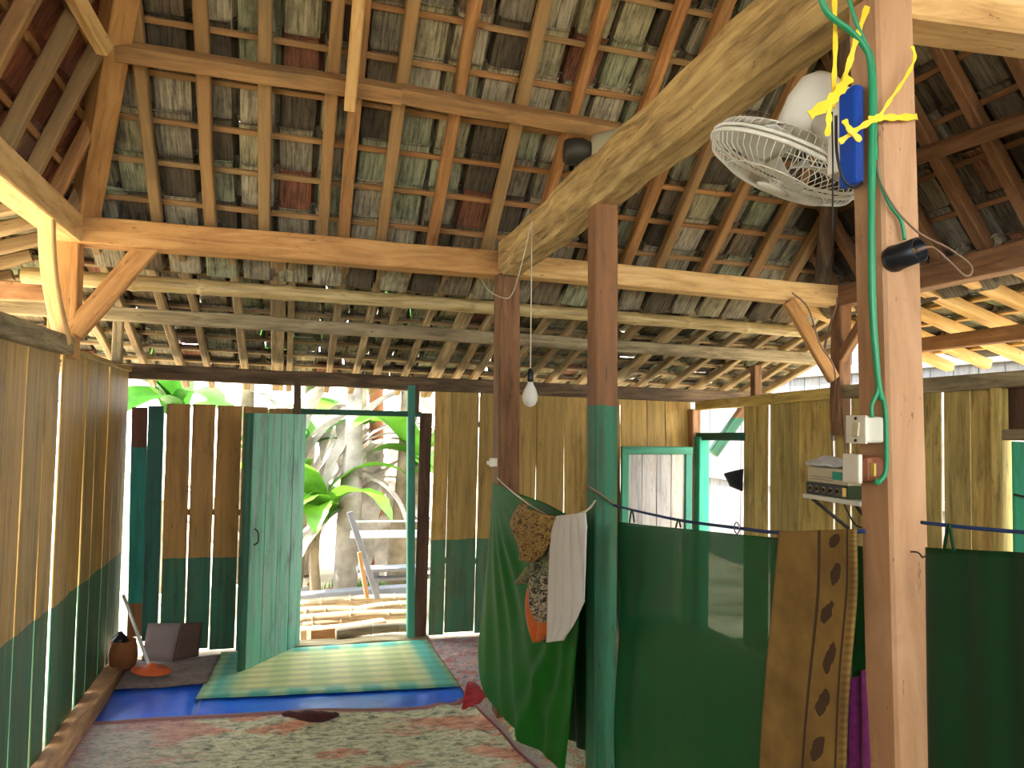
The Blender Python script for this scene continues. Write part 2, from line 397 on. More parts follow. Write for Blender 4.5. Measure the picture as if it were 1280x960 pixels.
def m_mat():
    s = MT('woven_mat', .55); tc = s.n('ShaderNodeTexCoord'); sx = s.n('ShaderNodeSeparateXYZ'); s.l(tc.outputs['UV'], sx.inputs[0])
    u, v = sx.outputs[0], sx.outputs[1]
    def band(x, n, ph=0.0): return s.math('MULTIPLY_ADD', s.math('SINE', s.math('MULTIPLY_ADD', x, n*6.2832, ph)), .5, .5)
    edge = s.math('MINIMUM', s.math('MINIMUM', u, s.math('SUBTRACT', 1.0, u)), s.math('MINIMUM', v, s.math('SUBTRACT', 1.0, v)))
    c = s.ramp(band(u, 6), [(.25, lin((190, 196, 132))), (.75, lin((214, 208, 146)))])
    c2 = s.ramp(band(u, 7, 1.0), [(.3, lin((84, 170, 152))), (.8, lin((160, 196, 150)))])
    c = s.mix(s.ramp(edge, [(.07, (1, 1, 1)), (.16, (0, 0, 0))]), c, c2)
    c = s.mix(s.math('MULTIPLY', s.math('GREATER_THAN', band(v, 9), .55), .28), c, lin((64, 120, 104)))
    mp = s.n('ShaderNodeMapping'); s.l(tc.outputs['UV'], mp.inputs[0]); mp.inputs['Scale'].default_value = (14, 170, 1)
    f = s.noise(mp.outputs[0], 1, 3); c = s.mix(.35, c, s.ramp(f, [(.35, (.25, .25, .22)), (.65, (1, 1, 1))]), 'MULTIPLY')
    s.color(c).bump(f, .3, .004); return s.m
M['mat'] = m_mat()
def m_tarp():
    s = MT('blue_tarp', .3); v = s.coords(); f = s.noise(v, 5, 5, .6)
    s.color(s.ramp(f, [(.3, lin((4, 72, 210))), (.7, lin((18, 112, 236)))])); s.b.inputs['Specular IOR Level'].default_value = .6
    s.bump(s.noise(v, 22, 4, .6, .5), .25, .008); return s.m
M['tarp'] = m_tarp()
def m_towel():
    """ochre towel, dark bands and a row of leaf prints along one side"""
    s = MT('printed_towel', .9); tc = s.n('ShaderNodeTexCoord'); sx = s.n('ShaderNodeSeparateXYZ'); s.l(tc.outputs['UV'], sx.inputs[0])
    u, v = sx.outputs[0], sx.outputs[1]
    ob = s.coords(rand=False); f = s.noise(ob, 7, 4); fn = s.noise(ob, 26, 3)
    c = s.ramp(f, [(.3, lin((112, 86, 42))), (.7, lin((150, 120, 62)))])
    brown = lin((64, 46, 36))
    def stripe(a, w): return s.math('LESS_THAN', s.math('ABSOLUTE', s.math('SUBTRACT', u, a)), w)
    mask = s.math('MAXIMUM', stripe(.52, .018), stripe(.90, .014))
    vv = s.math('FRACT', s.math('MULTIPLY', v, 8.0)); row = s.math('FLOOR', s.math('MULTIPLY', v, 8.0))
    off = s.math('MULTIPLY', s.math('SINE', s.math('MULTIPLY', row, 2.4)), .05)
    du = s.math('DIVIDE', s.math('SUBTRACT', s.math('SUBTRACT', u, .72), off), .085)
    dv = s.math('DIVIDE', s.math('SUBTRACT', vv, .5), .34)
    sk = s.math('ADD', du, s.math('MULTIPLY', dv, .4))
    rr = s.math('SQRT', s.math('ADD', s.math('MULTIPLY', sk, sk), s.math('MULTIPLY', dv, dv)))
    rr = s.math('ADD', rr, s.math('MULTIPLY', s.math('SUBTRACT', fn, .5), 1.3))
    mask = s.math('MAXIMUM', mask, s.math('LESS_THAN', rr, .85))
    fr = s.math('MULTIPLY', s.math('GREATER_THAN', u, .93), s.math('GREATER_THAN', s.math('SINE', s.math('MULTIPLY', v, 300.0)), .2))
    mask = s.math('MAXIMUM', s.math('MULTIPLY', mask, .9), s.math('MULTIPLY', fr, .3))
    s.color(s.mix(mask, c, brown)).bump(fn, .3, .006); return s.m
M['towel'] = m_towel()
def m_batik(name, cs, sc_=(7, 7, 1)):
    s = MT(name, .8); tc = s.n('ShaderNodeTexCoord'); mp = s.n('ShaderNodeMapping'); s.l(tc.outputs['UV'], mp.inputs[0]); mp.inputs['Scale'].default_value = sc_
    f = s.noise(mp.outputs[0], 2.2, 5, .7, 1.5)
    s.color(s.ramp(f, [(.4, lin(cs[0])), (.48, lin(cs[1])), (.54, lin(cs[2])), (.62, lin(cs[1]))])).bump(f, .2, .004); return s.m
M['batik'] = m_batik('brown_batik', ((52, 36, 24), (126, 96, 46), (176, 146, 84)))
M['batik2'] = m_batik('black_white_batik', ((24, 22, 20), (74, 66, 50), (206, 196, 166)), (4, 6, 1))
M['checkcloth'] = m_batik('grey_green_check_cloth', ((44, 60, 52), (96, 100, 72), (150, 144, 104)), (3, 5, 1))
def m_ground():
    s = MT('pale_ground', .95); v = s.coords(rand=False); f = s.noise(v, 1.4, 6, .6); f2 = s.noise(v, 12, 4)
    c = s.ramp(f, [(.35, lin((120, 110, 90))), (.55, lin((168, 156, 132))), (.7, lin((190, 180, 160)))])
    s.color(c).bump(f2, .5, .03); return s.m
M['ground'] = m_ground()
M['floorwood'] = wood('floor_board', (84, 66, 46), (124, 100, 72), (150, 126, 94), 6)

# ================================================================== STRUCTURE
XL, XR, YB = -1.03, 3.15, 5.62
def slab(name, x0, x1, y0, y1, z0, z1, mat, label):
    me = box_mesh(x1-x0, y1-y0, z1-z0, 0)
    o = obj(name, me, mat, None, Matrix.Translation(((x0+x1)/2, (y0+y1)/2, (z0+z1)/2)))
    return tag(o, label, None, None, 'structure')
slab('floor', XL-.08, XR+.08, -1.6, YB+.06, -.12, -.004, M['floorwood'], 'plain board floor under the rugs and mats')
def ground_fn(u, v):
    x = -14+34*u; y = -12+36*v
    h = .05*noise.noise(V((x*.5, y*.5, 0))) - .2
    if y > 9: h += (y-9)*.05
    return (x, y, h)
tag(sheet('ground', ground_fn, 60, 60, M['ground'], None, 0), 'pale sandy ground outside the house', None, None, 'structure')

def board(parent, b, t, width, thick, mat, name='plank', nrm=(0, -1, 0), **k):
    return beam(name, b, t, width, thick, mat, parent, up=nrm, bev=.003, **k)

# ---- back wall: boards given by their seams (top pixel, bottom pixel)
wb = tag(empty('wall_back', (1, YB, 0)), 'back wall of upright ochre boards with a green painted foot', None, None, 'structure')
def back_boards(seams, gaps, mats, thick=.022, yoff=0.0):
    for k in range(len(seams)-1):
        (a, at), (b, bt) = seams[k]; (c, ct), (d, dt) = seams[k+1]
        y = YB+yoff+random.uniform(-.004, .006)
        tl, bl, tr, br = pt(a, at, Y=y), pt(b, bt, Y=y), pt(c, ct, Y=y), pt(d, dt, Y=y)
        g = gaps[k] if isinstance(gaps, list) else gaps
        top = (tl+tr)/2; bot = (bl+br)/2; wd = ((tr-tl).length+(br-bl).length)/2 - g
        m = mats[k] if isinstance(mats, list) else mats
        board(wb, bot, top, wd, thick, m, seg=5, jit=.0012)
back_boards([((207, 505), (199, 810)), ((240, 505), (230, 811)), ((271, 506), (261, 810)), ((304, 508), (293, 812)), ((336, 509), (327, 812))], [.010, .012, .010, .012], M['ochre_shaded'])
back_boards([((164, 509), (159, 795)), ((186, 509), (178, 796))], .004, M['cornerboard'])
back_boards([((186, 508), (177, 798)), ((206, 507), (197, 802))], .006, M['teal_dark'], .05)
back_boards([((336, 510), (327, 812)), ((369, 511), (364, 808))], .01, M['ochre_shaded'])
back_boards([((523, 516), (519, 800)), ((542, 517), (531, 795))], .008, M['darkboard'], .03)
back_boards([((545, 483), (534, 797)), ((562, 483), (555, 790)), ((600, 485), (592, 789)), ((636, 489), (629, 791)), ((671, 492), (667, 792)), ((705, 494), (704, 795)), ((740, 496), (740, 797))], [.007, .008, .009, .009, .011, .01], M['ochre'])
back_boards([((740, 497), (740, 797)), ((775, 499), (776, 800)), ((808, 500), (810, 802)), ((830.5, 501), (834, 803)), ((863, 503), (868, 805))], [.012, .012, .008, .01], M['ochre'])
beam('rail', pt(205, 640, Y=YB+.05), pt(365, 640, Y=YB+.05), .05, .04, M['oldplate'], wb)
beam('rail', pt(545, 700, Y=YB+.05), pt(865, 705, Y=YB+.05), .05, .04, M['oldplate'], wb)
beam('rail', pt(545, 530, Y=YB+.05), pt(865, 535, Y=YB+.05), .05, .04, M['oldplate'], wb)

# ---- wall plate above the back wall
pl0, pl1 = pt(150, 464, Y=YB+.02), pt(972, 499, Y=YB+.02)
tag(beam('wall_plate', pl0, pl1, .10, .10, M['oldplate'], seg=10, jit=.004), 'dark old horizontal beam running above the back wall and the doorway', 'beam')

# ---- back doorway: jambs, header, leaf
d1 = tag(empty('door_1', pt(445, 805, Y=YB)), 'back doorway with a dark header and teal jamb', None, None, 'structure')
def bpost(parent, xt, yt, xb, yb, w_, d, mat, name='jamb', Y=YB):
    return beam(name, pt(xb, yb, Y=Y), pt(xt, yt, Y=Y), w_, d, mat, parent, up=(0, -1, 0), seg=4, jit=.0015)
bpost(d1, 372, 478, 369, 808, .05, .07, M['oldplate'])
bpost(d1, 514, 482, 513, 803, .055, .07, M['teal'])
bpost(d1, 521, 481, 520, 518, .035, .06, M['oldplate'])
beam('header', pt(366, 514, Y=YB), pt(526, 518, Y=YB), .06, .04, M['teal_dark'], d1)
beam('threshold', pt(362, 811, Y=YB), pt(535, 800, Y=YB), .16, .07, M['greytimber'], d1, seg=6, jit=.004)

hinge_t, hinge_b = pt(381, 514, Y=YB-.02), pt(373, 806, Y=YB-.02)
# leaf swings into the room; its free edge is nearer to the camera
fe_b = pt(305, 838, Z=.02); fe_t = pt(327, 512, pl=((fe_b-hinge_b).cross(V((0, 0, 1))).normalized(), fe_b))
fe_t = fe_b + V((0, 0, 1.62))*1.0; hinge_b = V((hinge_b.x, hinge_b.y, .02)); hinge_t = hinge_b + V((0, 0, 1.62))
leaf = tag(empty('door_2', hinge_b), 'teal painted plank door standing open into the room', None, None, 'structure')
dx = (fe_b-hinge_b); dn = dx.cross(V((0, 0, 1))).normalized()
LS = -1 if dn.dot(_C-hinge_b) > 0 else 1     # ledges sit on the far side
nb = 4
for k in range(nb):
    a = hinge_b+dx*((k+.5)/nb)
    board(leaf, a, a+V((0, 0, 1.60)), dx.length/nb-.004, .024, M['teal_door'], nrm=dn, seg=5, jit=.0012)
for z in (.25, .8, 1.38):
    beam('ledge', hinge_b+dx*.05+dn*LS*.026+V((0, 0, z)), hinge_b+dx*.95+dn*LS*.026+V((0, 0, z)), .028, .09, M['teal_dark'], leaf)
beam('stile', fe_b+dx.normalized()*.014+dn*LS*.01, fe_b+dx.normalized()*.014+dn*LS*.01+V((0, 0, 1.6)), .06, .03, M['teal_dark'], leaf, up=dn)
hp = hinge_b+dx*.93+V((0, 0, .82))
s_ = 1 if (dn.dot(_C-hp) > 0) else -1
cord('door_pull', [hp+dn*s_*.012+V((0, 0, .05)), hp+dn*s_*.04+V((0, 0, .03)), hp+dn*s_*.042-V((0, 0, .03)), hp+dn*s_*.012-V((0, 0, .05))], .005, M['metal_dark'], leaf)

# ---- left wall
wl = tag(empty('wall_left', (XL, 3, 0)), 'left wall of upright ochre boards painted green below', None, None, 'structure')
ys = [-1.5, -1.26, -1.03, -.8, -.55, -.3, -.08, .16, .4, .62, .86, 1.1, 1.32, 1.56, 1.8, 2.04, 2.26, 2.5, 2.72, 2.94, 3.14, 3.33, 3.56, 3.81, 4.02, 4.14, 4.33, 4.52, 4.74, 4.87, 5.03, 5.21, 5.42, 5.6]
for a, b in zip(ys, ys[1:]):
    x = XL-.012+random.uniform(-.004, .004)
    if 4.0 < a < 4.1: x += .012
    t = random.uniform(-.006, .006); slit = random.random() < (.5 if a > 3.1 else .2) and not 3.9 < a < 4.1
    board(wl, (x, (a+b)/2, .06), (x, (a+b)/2+t, 1.90 if b < 4.1 else 1.905), b-a-(.036 if slit else .006), .010, M['ochre_left'], nrm=(1, 0, 0), seg=5, jit=.0015, w1=b-a-.004)
beam('cap_rail', (XL+.01, -1.5, 1.915), (XL+.01, 4.04, 1.915), .06, .085, M['greytimber'], wl, seg=8, jit=.003)
beam('cap_rail', (XL-.01, 4.12, 1.90), (XL-.01, 5.6, 1.895), .05, .03, M['ochre_left'], wl, seg=5, jit=.003)
tag(beam('baseboard_left', (XL+.05, -1.5, .04), (XL+.05, 5.55, .04), .10, .085, M['sill'], None, seg=12, jit=.003), 'rough wooden sill along the foot of the left wall', None, None, 'structure')

# ---- right wall with a doorway at its far end and a shuttered window
wr = tag(empty('wall_right', (XR, 3.5, 0)), 'right wall of upright worn yellow boards', None, None, 'structure')
def ry(x): return pt(x, 600, X=XR).y
def topz(y): return 1.745 + (4.9-y)*.05
sy = [ry(928), ry(942), ry(960), ry(977), ry(997), ry(1040), ry(1060), 3.6, 3.42, 3.27, ry(1176), ry(1210), ry(1242)]
for a, b in zip(sy, sy[1:]):
    x = XR+.012+random.choice([-.008, 0, .007]); g = random.choice([.004, .006, .014, .02]); c = (a+b)/2
    board(wr, (x, c, .03), (x, c+random.uniform(-.004, .004), topz(c)), a-b-g, .010, M['ochre_right'], nrm=(-1, 0, 0), seg=5, jit=.0015)
for k in range(17):                                        # boards nearer than the window
    c = 1.9-.2*k-.1
    board(wr, (XR+.012, c, .03), (XR+.012, c, 1.87), .19, .022, M['ochre_right'], nrm=(-1, 0, 0))
board(wr, (XR+.012, 2.37, .03), (XR+.012, 2.37, .62), .86, .022, M['ochre_right'], nrm=(-1, 0, 0))
beam('cap_rail', (XR-.01, 5.52, 1.745), (XR-.01, 3.86, 1.80), .06, .07, M['ochre_right'], wr, seg=6, jit=.003)
beam('cap_rail', (XR-.01, 3.86, 1.80), (XR-.01, -1.5, 1.93), .06, .075, M['greytimber'], wr, seg=8, jit=.003)
beam('rail', (XR+.06, 4.9, .8), (XR+.06, -1.5, .8), .05, .05, M['oldplate'], wr)

d3 = tag(empty('door_3', (XR, 5.2, 0)), 'right doorway with teal crossbar and jamb at the far corner', None, None, 'structure')
beam('jamb', (XR, 5.47, 0), (XR, 5.47, 1.5), .09, .07, M['teal_bright'], d3, up=(0, -1, 0))
beam('corner_post', (XR-.02, 5.56, 0), (XR-.02, 5.56, 1.72), .07, .07, M['sill'], d3, up=(0, -1, 0))
beam('crossbar', (XR, 5.52, 1.50), (XR, 4.88, 1.515), .05, .06, M['teal_dark'], d3)
# open leaf with whitewashed boards in a teal frame, folded back in front of the back wall
lf = tag(empty('door_4', (2.95, 5.45, 0)), 'whitewashed plank door leaf in a teal frame folded back by the corner', None, None, 'structure')
YL = 5.44
lx0, lx1 = pt(777, 600, Y=YL).x, pt(862, 600, Y=YL).x
lzt = pt(820, 563, Y=YL).z
nbd = 4
for k in range(nbd):
    c = lx0+.04+(lx1-lx0-.08)*(k+.5)/nbd
    board(lf, (c, YL, .1), (c, YL, lzt-.03), (lx1-lx0-.08)/nbd-.004, .02, M['white_board'], seg=3, jit=.001)
for x in (lx0+.02, lx1-.02): beam('stile', (x, YL-.012, .06), (x, YL-.012, lzt+.015), .06, .035, M['teal'], lf, up=(0, -1, 0))
for z in (lzt, .1): beam('rail', (lx0-.01, YL-.016, z), (lx1+.01, YL-.016, z), .035, .06, M['teal'], lf)
# window in the right wall
w1 = tag(empty('window_1', (XR, 2.4, 1.1)), 'window in the right wall with bright teal slatted shutter', None, None, 'structure')
beam('window_post', (XR, 2.79, .6), (XR, 2.79, 1.80), .07, .06, M['ochre_right'], w1, up=(0, -1, 0))
beam('window_post', (XR, 1.92, .6), (XR, 1.92, 1.86), .07, .06, M['ochre_right'], w1, up=(0, -1, 0))
beam('window_rail', (XR, 2.76, 1.575), (XR, 1.95, 1.60), .06, .05, M['greytimber'], w1)
beam('window_rail', (XR, 2.76, .62), (XR, 1.95, .62), .06, .05, M['greytimber'], w1)
for k in range(4):
    c = 2.70-.1-.19*k+.06
    beam('shutter_board', (XR+.01, c, .66), (XR+.01, c, 1.545), .16, .02, M['teal_bright'], w1, up=(-1, 0, 0), bev=.003)
cord('wire_tie', [(XR-.03, 2.70, 1.31), (XR-.03, 2.6, 1.30), (XR-.03, 2.5, 1.305), (XR-.02, 2.42, 1.30)], .006, M['metal_dark'], w1)
beam('transom_panel', (XR+.02, 2.36, 1.60), (XR+.02, 2.36, 1.86), .82, .02, M['darkboard'], w1, up=(-1, 0, 0))

# ---- front of the house behind the camera: unseen wall added to cut the front light to a strip
wf = tag(empty('wall_front_light_block', (1, -1.55, 0)), 'added boarded wall behind the camera cutting the front light to a strip', None, None, 'structure')
for k in range(20):
    x = XL+.1+.21*k
    board(wf, (x, -1.55, 0), (x, -1.55, 1.62), .205, .022, M['ochre'])
for k in range(20):
    x = XL+.1+.21*k
    board(wf, (x, -1.55, 2.4), (x, -1.55, 5.7-2.4*abs(x-.6)*.55), .208, .022, M['darkboard'])

# ================================================================== POSTS AND BEAMS
def post(label, xt, yt, xb, Y, w_, mat, zt, zb=0, d=None, name='wooden_post', up=(0, -1, 0), **k):
    """upright post through two pixels, cut at heights zb, zt"""
    a, b = pt(xt, yt, Y=Y), pt(xb, 940, Y=Y)
    dr = (a-b)/(a.z-b.z); p0 = b+dr*(zb-b.z); p1 = b+dr*(zt-b.z)
    return tag(beam(name, p0, p1, w_, d or w_, mat, None, up=up, **k), label, 'post')
RZ = 2.45
post('reddish brown upright post beside the hanging clothes, under the far end of the log beam', 634, 345, 631, 3.95, .115, M['brownpost'], 2.38, seg=5, jit=.002)
mp_ = post('post painted green below and bare brown above, carrying the log beam', 753, 250, 751, 2.63, .088, M['post_mid'], 2.44, seg=5, jit=.002)
pa, pb = pt(1120, 0, Y=1.2)+V((0, .042, 0)), pt(1146, 940, Y=1.2)+V((0, .042, 0)); pdr = (pa-pb)/(pa.z-pb.z)
tag(beam('wooden_post', pb-pdr*pb.z, pb+pdr*(2.62-pb.z), .088, .082, M['post_r'], None, up=(0, -1, 0), seg=4, jit=.001), 'thick planed pinkish post closest to the camera with cables tied on', 'post')
def near_post(z, dx=-.046, dy=-.043):
    """point at height z relative to the axis of the nearest post"""
    return pb+pdr*(z-pb.z)+V((dx, dy, 0))
ringL = pt(88, 340, Y=4.1)
tag(beam('wooden_post', (XL-.02, 4.1, 1.86), (XL-.02, 4.1, 2.46), .12, .10, M['beam'], None, up=(0, -1, 0), seg=4, jit=.002), 'golden corner post rising from the left wall under two beams', 'post')
rc = pt(1050, 400, X=XR-.02)
tag(beam('wooden_post', (rc.x, rc.y, 1.55), (rc.x+.01, rc.y, 2.35), .085, .085, M['brownpost'], None, up=(0, -1, 0), seg=4, jit=.002), 'brown corner post with cables at the right end of the long ring beam', 'post')
sp = pt(945, 500, X=XR)
tag(beam('wooden_post', (XR, sp.y, 1.74), (XR, sp.y, 2.02), .06, .06, M['brownpost'], None, up=(0, -1, 0)), 'short brown strut standing on the right wall top rail', 'strut')
sl = pt(122, 430, Y=5.0)
tag(beam('wooden_post', (-1.0, 5.02, 1.9), (-1.0, 5.02, 2.15), .055, .055, M['greytimber'], None, up=(0, -1, 0)), 'short grey strut standing on the left wall near the far corner', 'strut')

ra, rb = pt(96, 289, Y=4.1), pt(630, 332, Y=3.98)
rcn = pt(1050, 372, Y=rc.y+.02)
tag(beam('ring_beam', ra, rb, .13, .13, M['beam'], None, seg=8, jit=.003), 'golden long ring beam from left corner post to the log beam', 'beam')
tag(beam('ring_beam', rb+V((.0, 0, -.002)), rcn, .12, .115, M['beam_pale'], None, seg=6, jit=.003), 'pale straight beam from the log beam to the right corner post', 'beam')
lz = 2.475
tag(beam('ring_beam', (XL-.01, 4.16, lz), (XL-.01, -1.5, lz), .13, .13, M['beam_pale'], None, seg=6, jit=.002), 'pale beam running along above the left wall', 'beam')
tag(beam('ring_beam', (XR-.01, rc.y+.05, 2.37), (XR-.01, -1.5, 2.42), .11, .12, M['brownpost'], None, seg=6, jit=.002), 'brown beam running along above the right wall', 'beam')
tag(beam('log_beam', pt(640, 322, X=1.09), (1.09, .5, 2.56), .15, .19, M['log'], None, seg=26, jit=.006, bev=.03, seed=5), 'rough hewn old log beam crossing overhead towards the camera', 'beam')
tag(beam('tie_beam', (1.12, 1.26, 2.47), (XR, 1.20, 2.53), .10, .12, M['beam_pale'], None, seg=4, jit=.003), 'pale tie beam leaving the nearest post to the right', 'beam')

# braces
def brace(label, a, b, w_, d, mat, up=(0, -1, 0), **k):
    return tag(beam('brace', a, b, w_, d, mat, None, up=up, **k), label, 'brace')
brace('wide golden diagonal brace between the left corner post and the ring beam', pt(92, 416, Y=4.07), pt(192, 300, Y=4.07), .10, .04, M['beam'], seg=3, jit=.001)
brace('slim curved brace between left corner post and the beam above left wall', pt(80, 428, X=XL+.02), pt(58, 268, X=XL+.02), .05, .06, M['beam_pale'], up=(1, 0, 0), seg=6, bow=-.02)
brace('orange brown diagonal brace below the right end of the pale beam', pt(1042, 474, Y=rc.y-.02), pt(986, 376, Y=rc.y-.02), .075, .04, M['beam'], seg=3)
brace('small brown brace behind the nearest post at the right corner', V((XR-.03, rc.y, 1.98)), V((XR-.03, rc.y-.36, 2.36)), .06, .05, M['brownpost'], up=(1, 0, 0))
brace('brown and teal brace seen outside through the right doorway', V((XR+.35, 5.9, 1.35)), V((XR+.75, 5.9, 1.85)), .09, .06, M['post_mid'])

# bamboo purlin and squared purlin under the lower roof
def bamboo_pole(name, a, b, r, mat, label, cat='bamboo pole', nodes=7, group=None, sides=12, parent=None):
    a, b = V(a), V(b); L = (b-a).length; P = []; R = []
    ns = [(i+.5+random.uniform(-.15, .15))/nodes for i in range(nodes)]
    for i in range(nodes*6+1):
        P.append(V((L*i/(nodes*6), 0, .012*math.sin(3*i/(nodes*6)))))
        R.append(r*(1-.12*i/(nodes*6)))
    xs = [(p.x/L, p, q) for p, q in zip(P, R)]
    for nd in ns:
        for dd, f in ((-.006, 1.0), (-.002, 1.12), (.002, 1.12), (.006, 1.0)):
            xs.append((nd+dd, V((L*(nd+dd), 0, .012*math.sin(3*nd))), r*(1-.12*nd)*f))
    xs.sort(key=lambda q: q[0])
    me = tubes_mesh([tube([q[1] for q in xs], [q[2] for q in xs], sides)])
    o = obj(name, me, mat, parent, frame(a, b))
    return tag(o, label, cat, group) if label else o
bamboo_pole('bamboo_purlin', pt(28, 344, Y=4.42), pt(1012, 416, Y=4.42), .042, M['bamboo'], 'long old bamboo pole slung below the lower roof rafters', nodes=13)
tag(beam('purlin', pt(0, 383, Y=4.82), pt(1022, 449, Y=4.82), .07, .08, M['greytimber'], None, seg=12, jit=.004), 'long squared grey purlin below the bamboo pole under the lower roof', 'beam')
tag(beam('purlin', pt(-60, 360, Y=4.6), pt(60, 366, Y=4.6), .07, .10, M['sill'], None, seg=2), 'short pinkish timber end seen left of the corner post', 'beam')
bamboo_pole('bamboo_purlin', pt(-30, 330, X=-1.6), pt(52, 292, X=-1.35), .04, M['bamboo'], 'bamboo pole slanting under the left eave outside the wall', nodes=3)
tag(beam('purlin', (XR+.55, 4.3, 2.10), (XR+.55, -1.5, 2.17), .06, .085, M['brownpost'], None, seg=6), 'brown purlin below the right eave beyond the right wall', 'beam')

# ================================================================== ROOFS
TW, TR = .185, .22
def tile_mesh(seed):
    rnd = random.Random(seed)
    prof = [(-.103, .058), (-.090, .070), (-.080, .064), (-.074, .006), (-.05, 0), (.05, 0), (.078, .004), (.086, .05), (.100, .062)]
    L = .275; th = .011; n = len(prof); vs = []; fs = []
    ring = [(-.045, 0), (.10, rnd.uniform(-.002, .002)), (.215, 0), (.23, -.013)]
    K = len(ring)
    for (y, dz) in ring:
        for (x, z) in prof:
            vs.append((x+rnd.uniform(-.0015, .0015), y, z+dz))
    for (y, dz) in ring:
        for (x, z) in prof: vs.append((x, y, z+dz+th))
    B = K*n
    for i in range(K-1):
        for k in range(n-1):
            fs.append((i*n+k, i*n+k+1, i*n+n+k+1, i*n+n+k)); fs.append((B+i*n+k, B+i*n+n+k, B+i*n+n+k+1, B+i*n+k+1))
        for k in (0, n-1): fs.append((i*n+k, i*n+n+k, B+i*n+n+k, B+i*n+k))
    for i in (0, K-1):
        for k in range(n-1): fs.append((i*n+k, i*n+k+1, B+i*n+k+1, B+i*n+k))
    return mesh('roof_tile', vs, fs)
TILES = {}
def tiles_for(mat):
    if mat not in TILES:
        TILES[mat] = []
        for q in range(3):
            me = tile_mesh(q); me.materials.append(M[mat]); TILES[mat].append(me)
    return TILES[mat]
def roof(name, label, O, u, n, cols, rows, keep, tmat, rafters, rmat, rw=.055, rh=.06, loc=None, gap=.02, jit=1.0):
    """O lies on the underside of the rafters; tiles, battens and rafters are parts"""
    u = V(u).normalized(); n = V(n).normalized(); u = (u-n*u.dot(n)).normalized(); v = u.cross(n); O = V(O)
    rt = tag(empty(name, loc or O), label, None, None, 'structure')
    tm = tiles_for(tmat); hb = rh+.024
    base = Matrix(((u.x, v.x, n.x, 0), (u.y, v.y, n.y, 0), (u.z, v.z, n.z, 0), (0, 0, 0, 1)))
    pit = Matrix.Rotation(-.085, 4, 'X')
    for i in range(*rows):
        run = []
        for j in range(*cols):
            P = O+u*(j*TW)+v*(i*TR)
            if not keep(P+v*.1): continue
            run.append(j)
            q = P+u*random.uniform(-.005, .005)*jit+v*random.uniform(-.006, .006)*jit+n*(hb+.012)
            mx = Matrix.Translation(q) @ base @ pit @ Matrix.Rotation(random.uniform(-.02, .02)*jit, 4, 'Z')
            if random.random() < gap: mx = mx @ Matrix.Rotation(random.choice([-1, 1])*random.uniform(.05, .1), 4, 'Z') @ Matrix.Translation((0, 0, .008))
            obj('tile', random.choice(tm), None, rt, mx)
        if run:                                           # batten that carries this row
            k0, k1 = run[0]-.5, run[-1]+.5
            cuts = [k0]
            while cuts[-1] < k1-9: cuts.append(cuts[-1]+random.uniform(6, 9))
            cuts.append(k1)
            for a, b in zip(cuts, cuts[1:]):
                o0 = O+v*(i*TR+.185+random.uniform(-.008, .008))+n*(rh+.012); 
                beam('batten', o0+u*(a*TW), o0+u*(b*TW+.03), .026, .022, M[rmat], rt, up=n, seg=3, jit=.002, bev=.003)
    for r in rafters:
        s_, v0, v1 = r[:3]; ww = r[3] if len(r) > 3 else rw
        # clip at the hips
        a = v0
        while v1 > a and not keep(O+u*s_+v*v1): v1 -= .03
        if v1-a < .15: continue
        beam('rafter', O+u*s_+v*a+n*rh*.5, O+u*(s_+random.uniform(-.01, .01))+v*v1+n*rh*.5, ww*random.uniform(.9, 1.1), rh, M[rmat], rt, up=n, seg=5, jit=.003)
    return rt, O, u, v, n

# planes
nB = V((.030, .93, 1.0)).normalized(); cB = V((-1.0, 4.14, 2.53)); uB = V((3.575, -.066, -.111))
hipP = pt(150, 0, pl=(nB, cB)); hip = hipP-cB
nL = V((-hip.z, 0, hip.x)).normalized()
cR = V((XR-.02, 4.0, 2.45)); nR = V((.819, 0, .574))
def in_back(P): return nL.dot(P-cB) < .07 and nR.dot(P-cR) < .10
def s_at(px, py, O, u, n): return (pt(px, py, pl=(n, O))-O).dot(u)
ub = (uB.normalized()-nB*uB.normalized().dot(nB)).normalized()
raf = [(s_at(x, y, cB, ub, nB), -.10, 2.4) for x, y in ((194, 270), (262, 280), (330, 290), (404, 290), (429, 300), (477, 300), (542, 300), (612, 305), (690, 240), (740, 330), (782, 335), (825, 335), (880, 345), (940, 350), (988, 355))]
vb = ub.cross(nB)
# shift so that one batten meets the photographed row
bv = (pt(390, 235, pl=(nB, cB))-cB).dot(vb)
OB = cB + vb*(((bv-.185) % TR)-TR) + ub*.06
raf = [(a-.06, b+.2, c, *r) for a, b, c, *r in raf]
roof('roof_back', 'high back roof slope of weathered grey tiles on rafters', OB, uB, nB, (-3, 26), (-1, 10), lambda P: in_back(P) and P.z < 4.0, 'tile', raf, 'rafter', gap=.03)
# left slope
OL = V((-1.0, 4.14, 2.50))
yl = [3.98, 3.72, 3.42, 3.1, 2.78, 2.46, 2.14, 1.8]
def in_left(P): return nB.dot(P-cB) < .10 and P.y > 1.5
roof('roof_left', 'steep left roof slope of red brown tiles', OL, (0, 1, 0), nL, (-15, 2), (0, 8), in_left, 'tile_red', [(y-4.14, -.02, 1.75) for y in yl], 'rafter', rw=.045)
OR = V((XR-.02, 4.0, 2.46))
def in_right(P): return nB.dot(P-cB) < .12 and P.y > .6
roof('roof_right', 'steep right roof slope of dark grey tiles', OR, (0, -1, 0), nR, (-2, 19), (-1, 8), in_right, 'tile_dark', [(.05+.27*k, -.02, 1.75) for k in range(13)], 'brownpost', rw=.06, gap=.05)
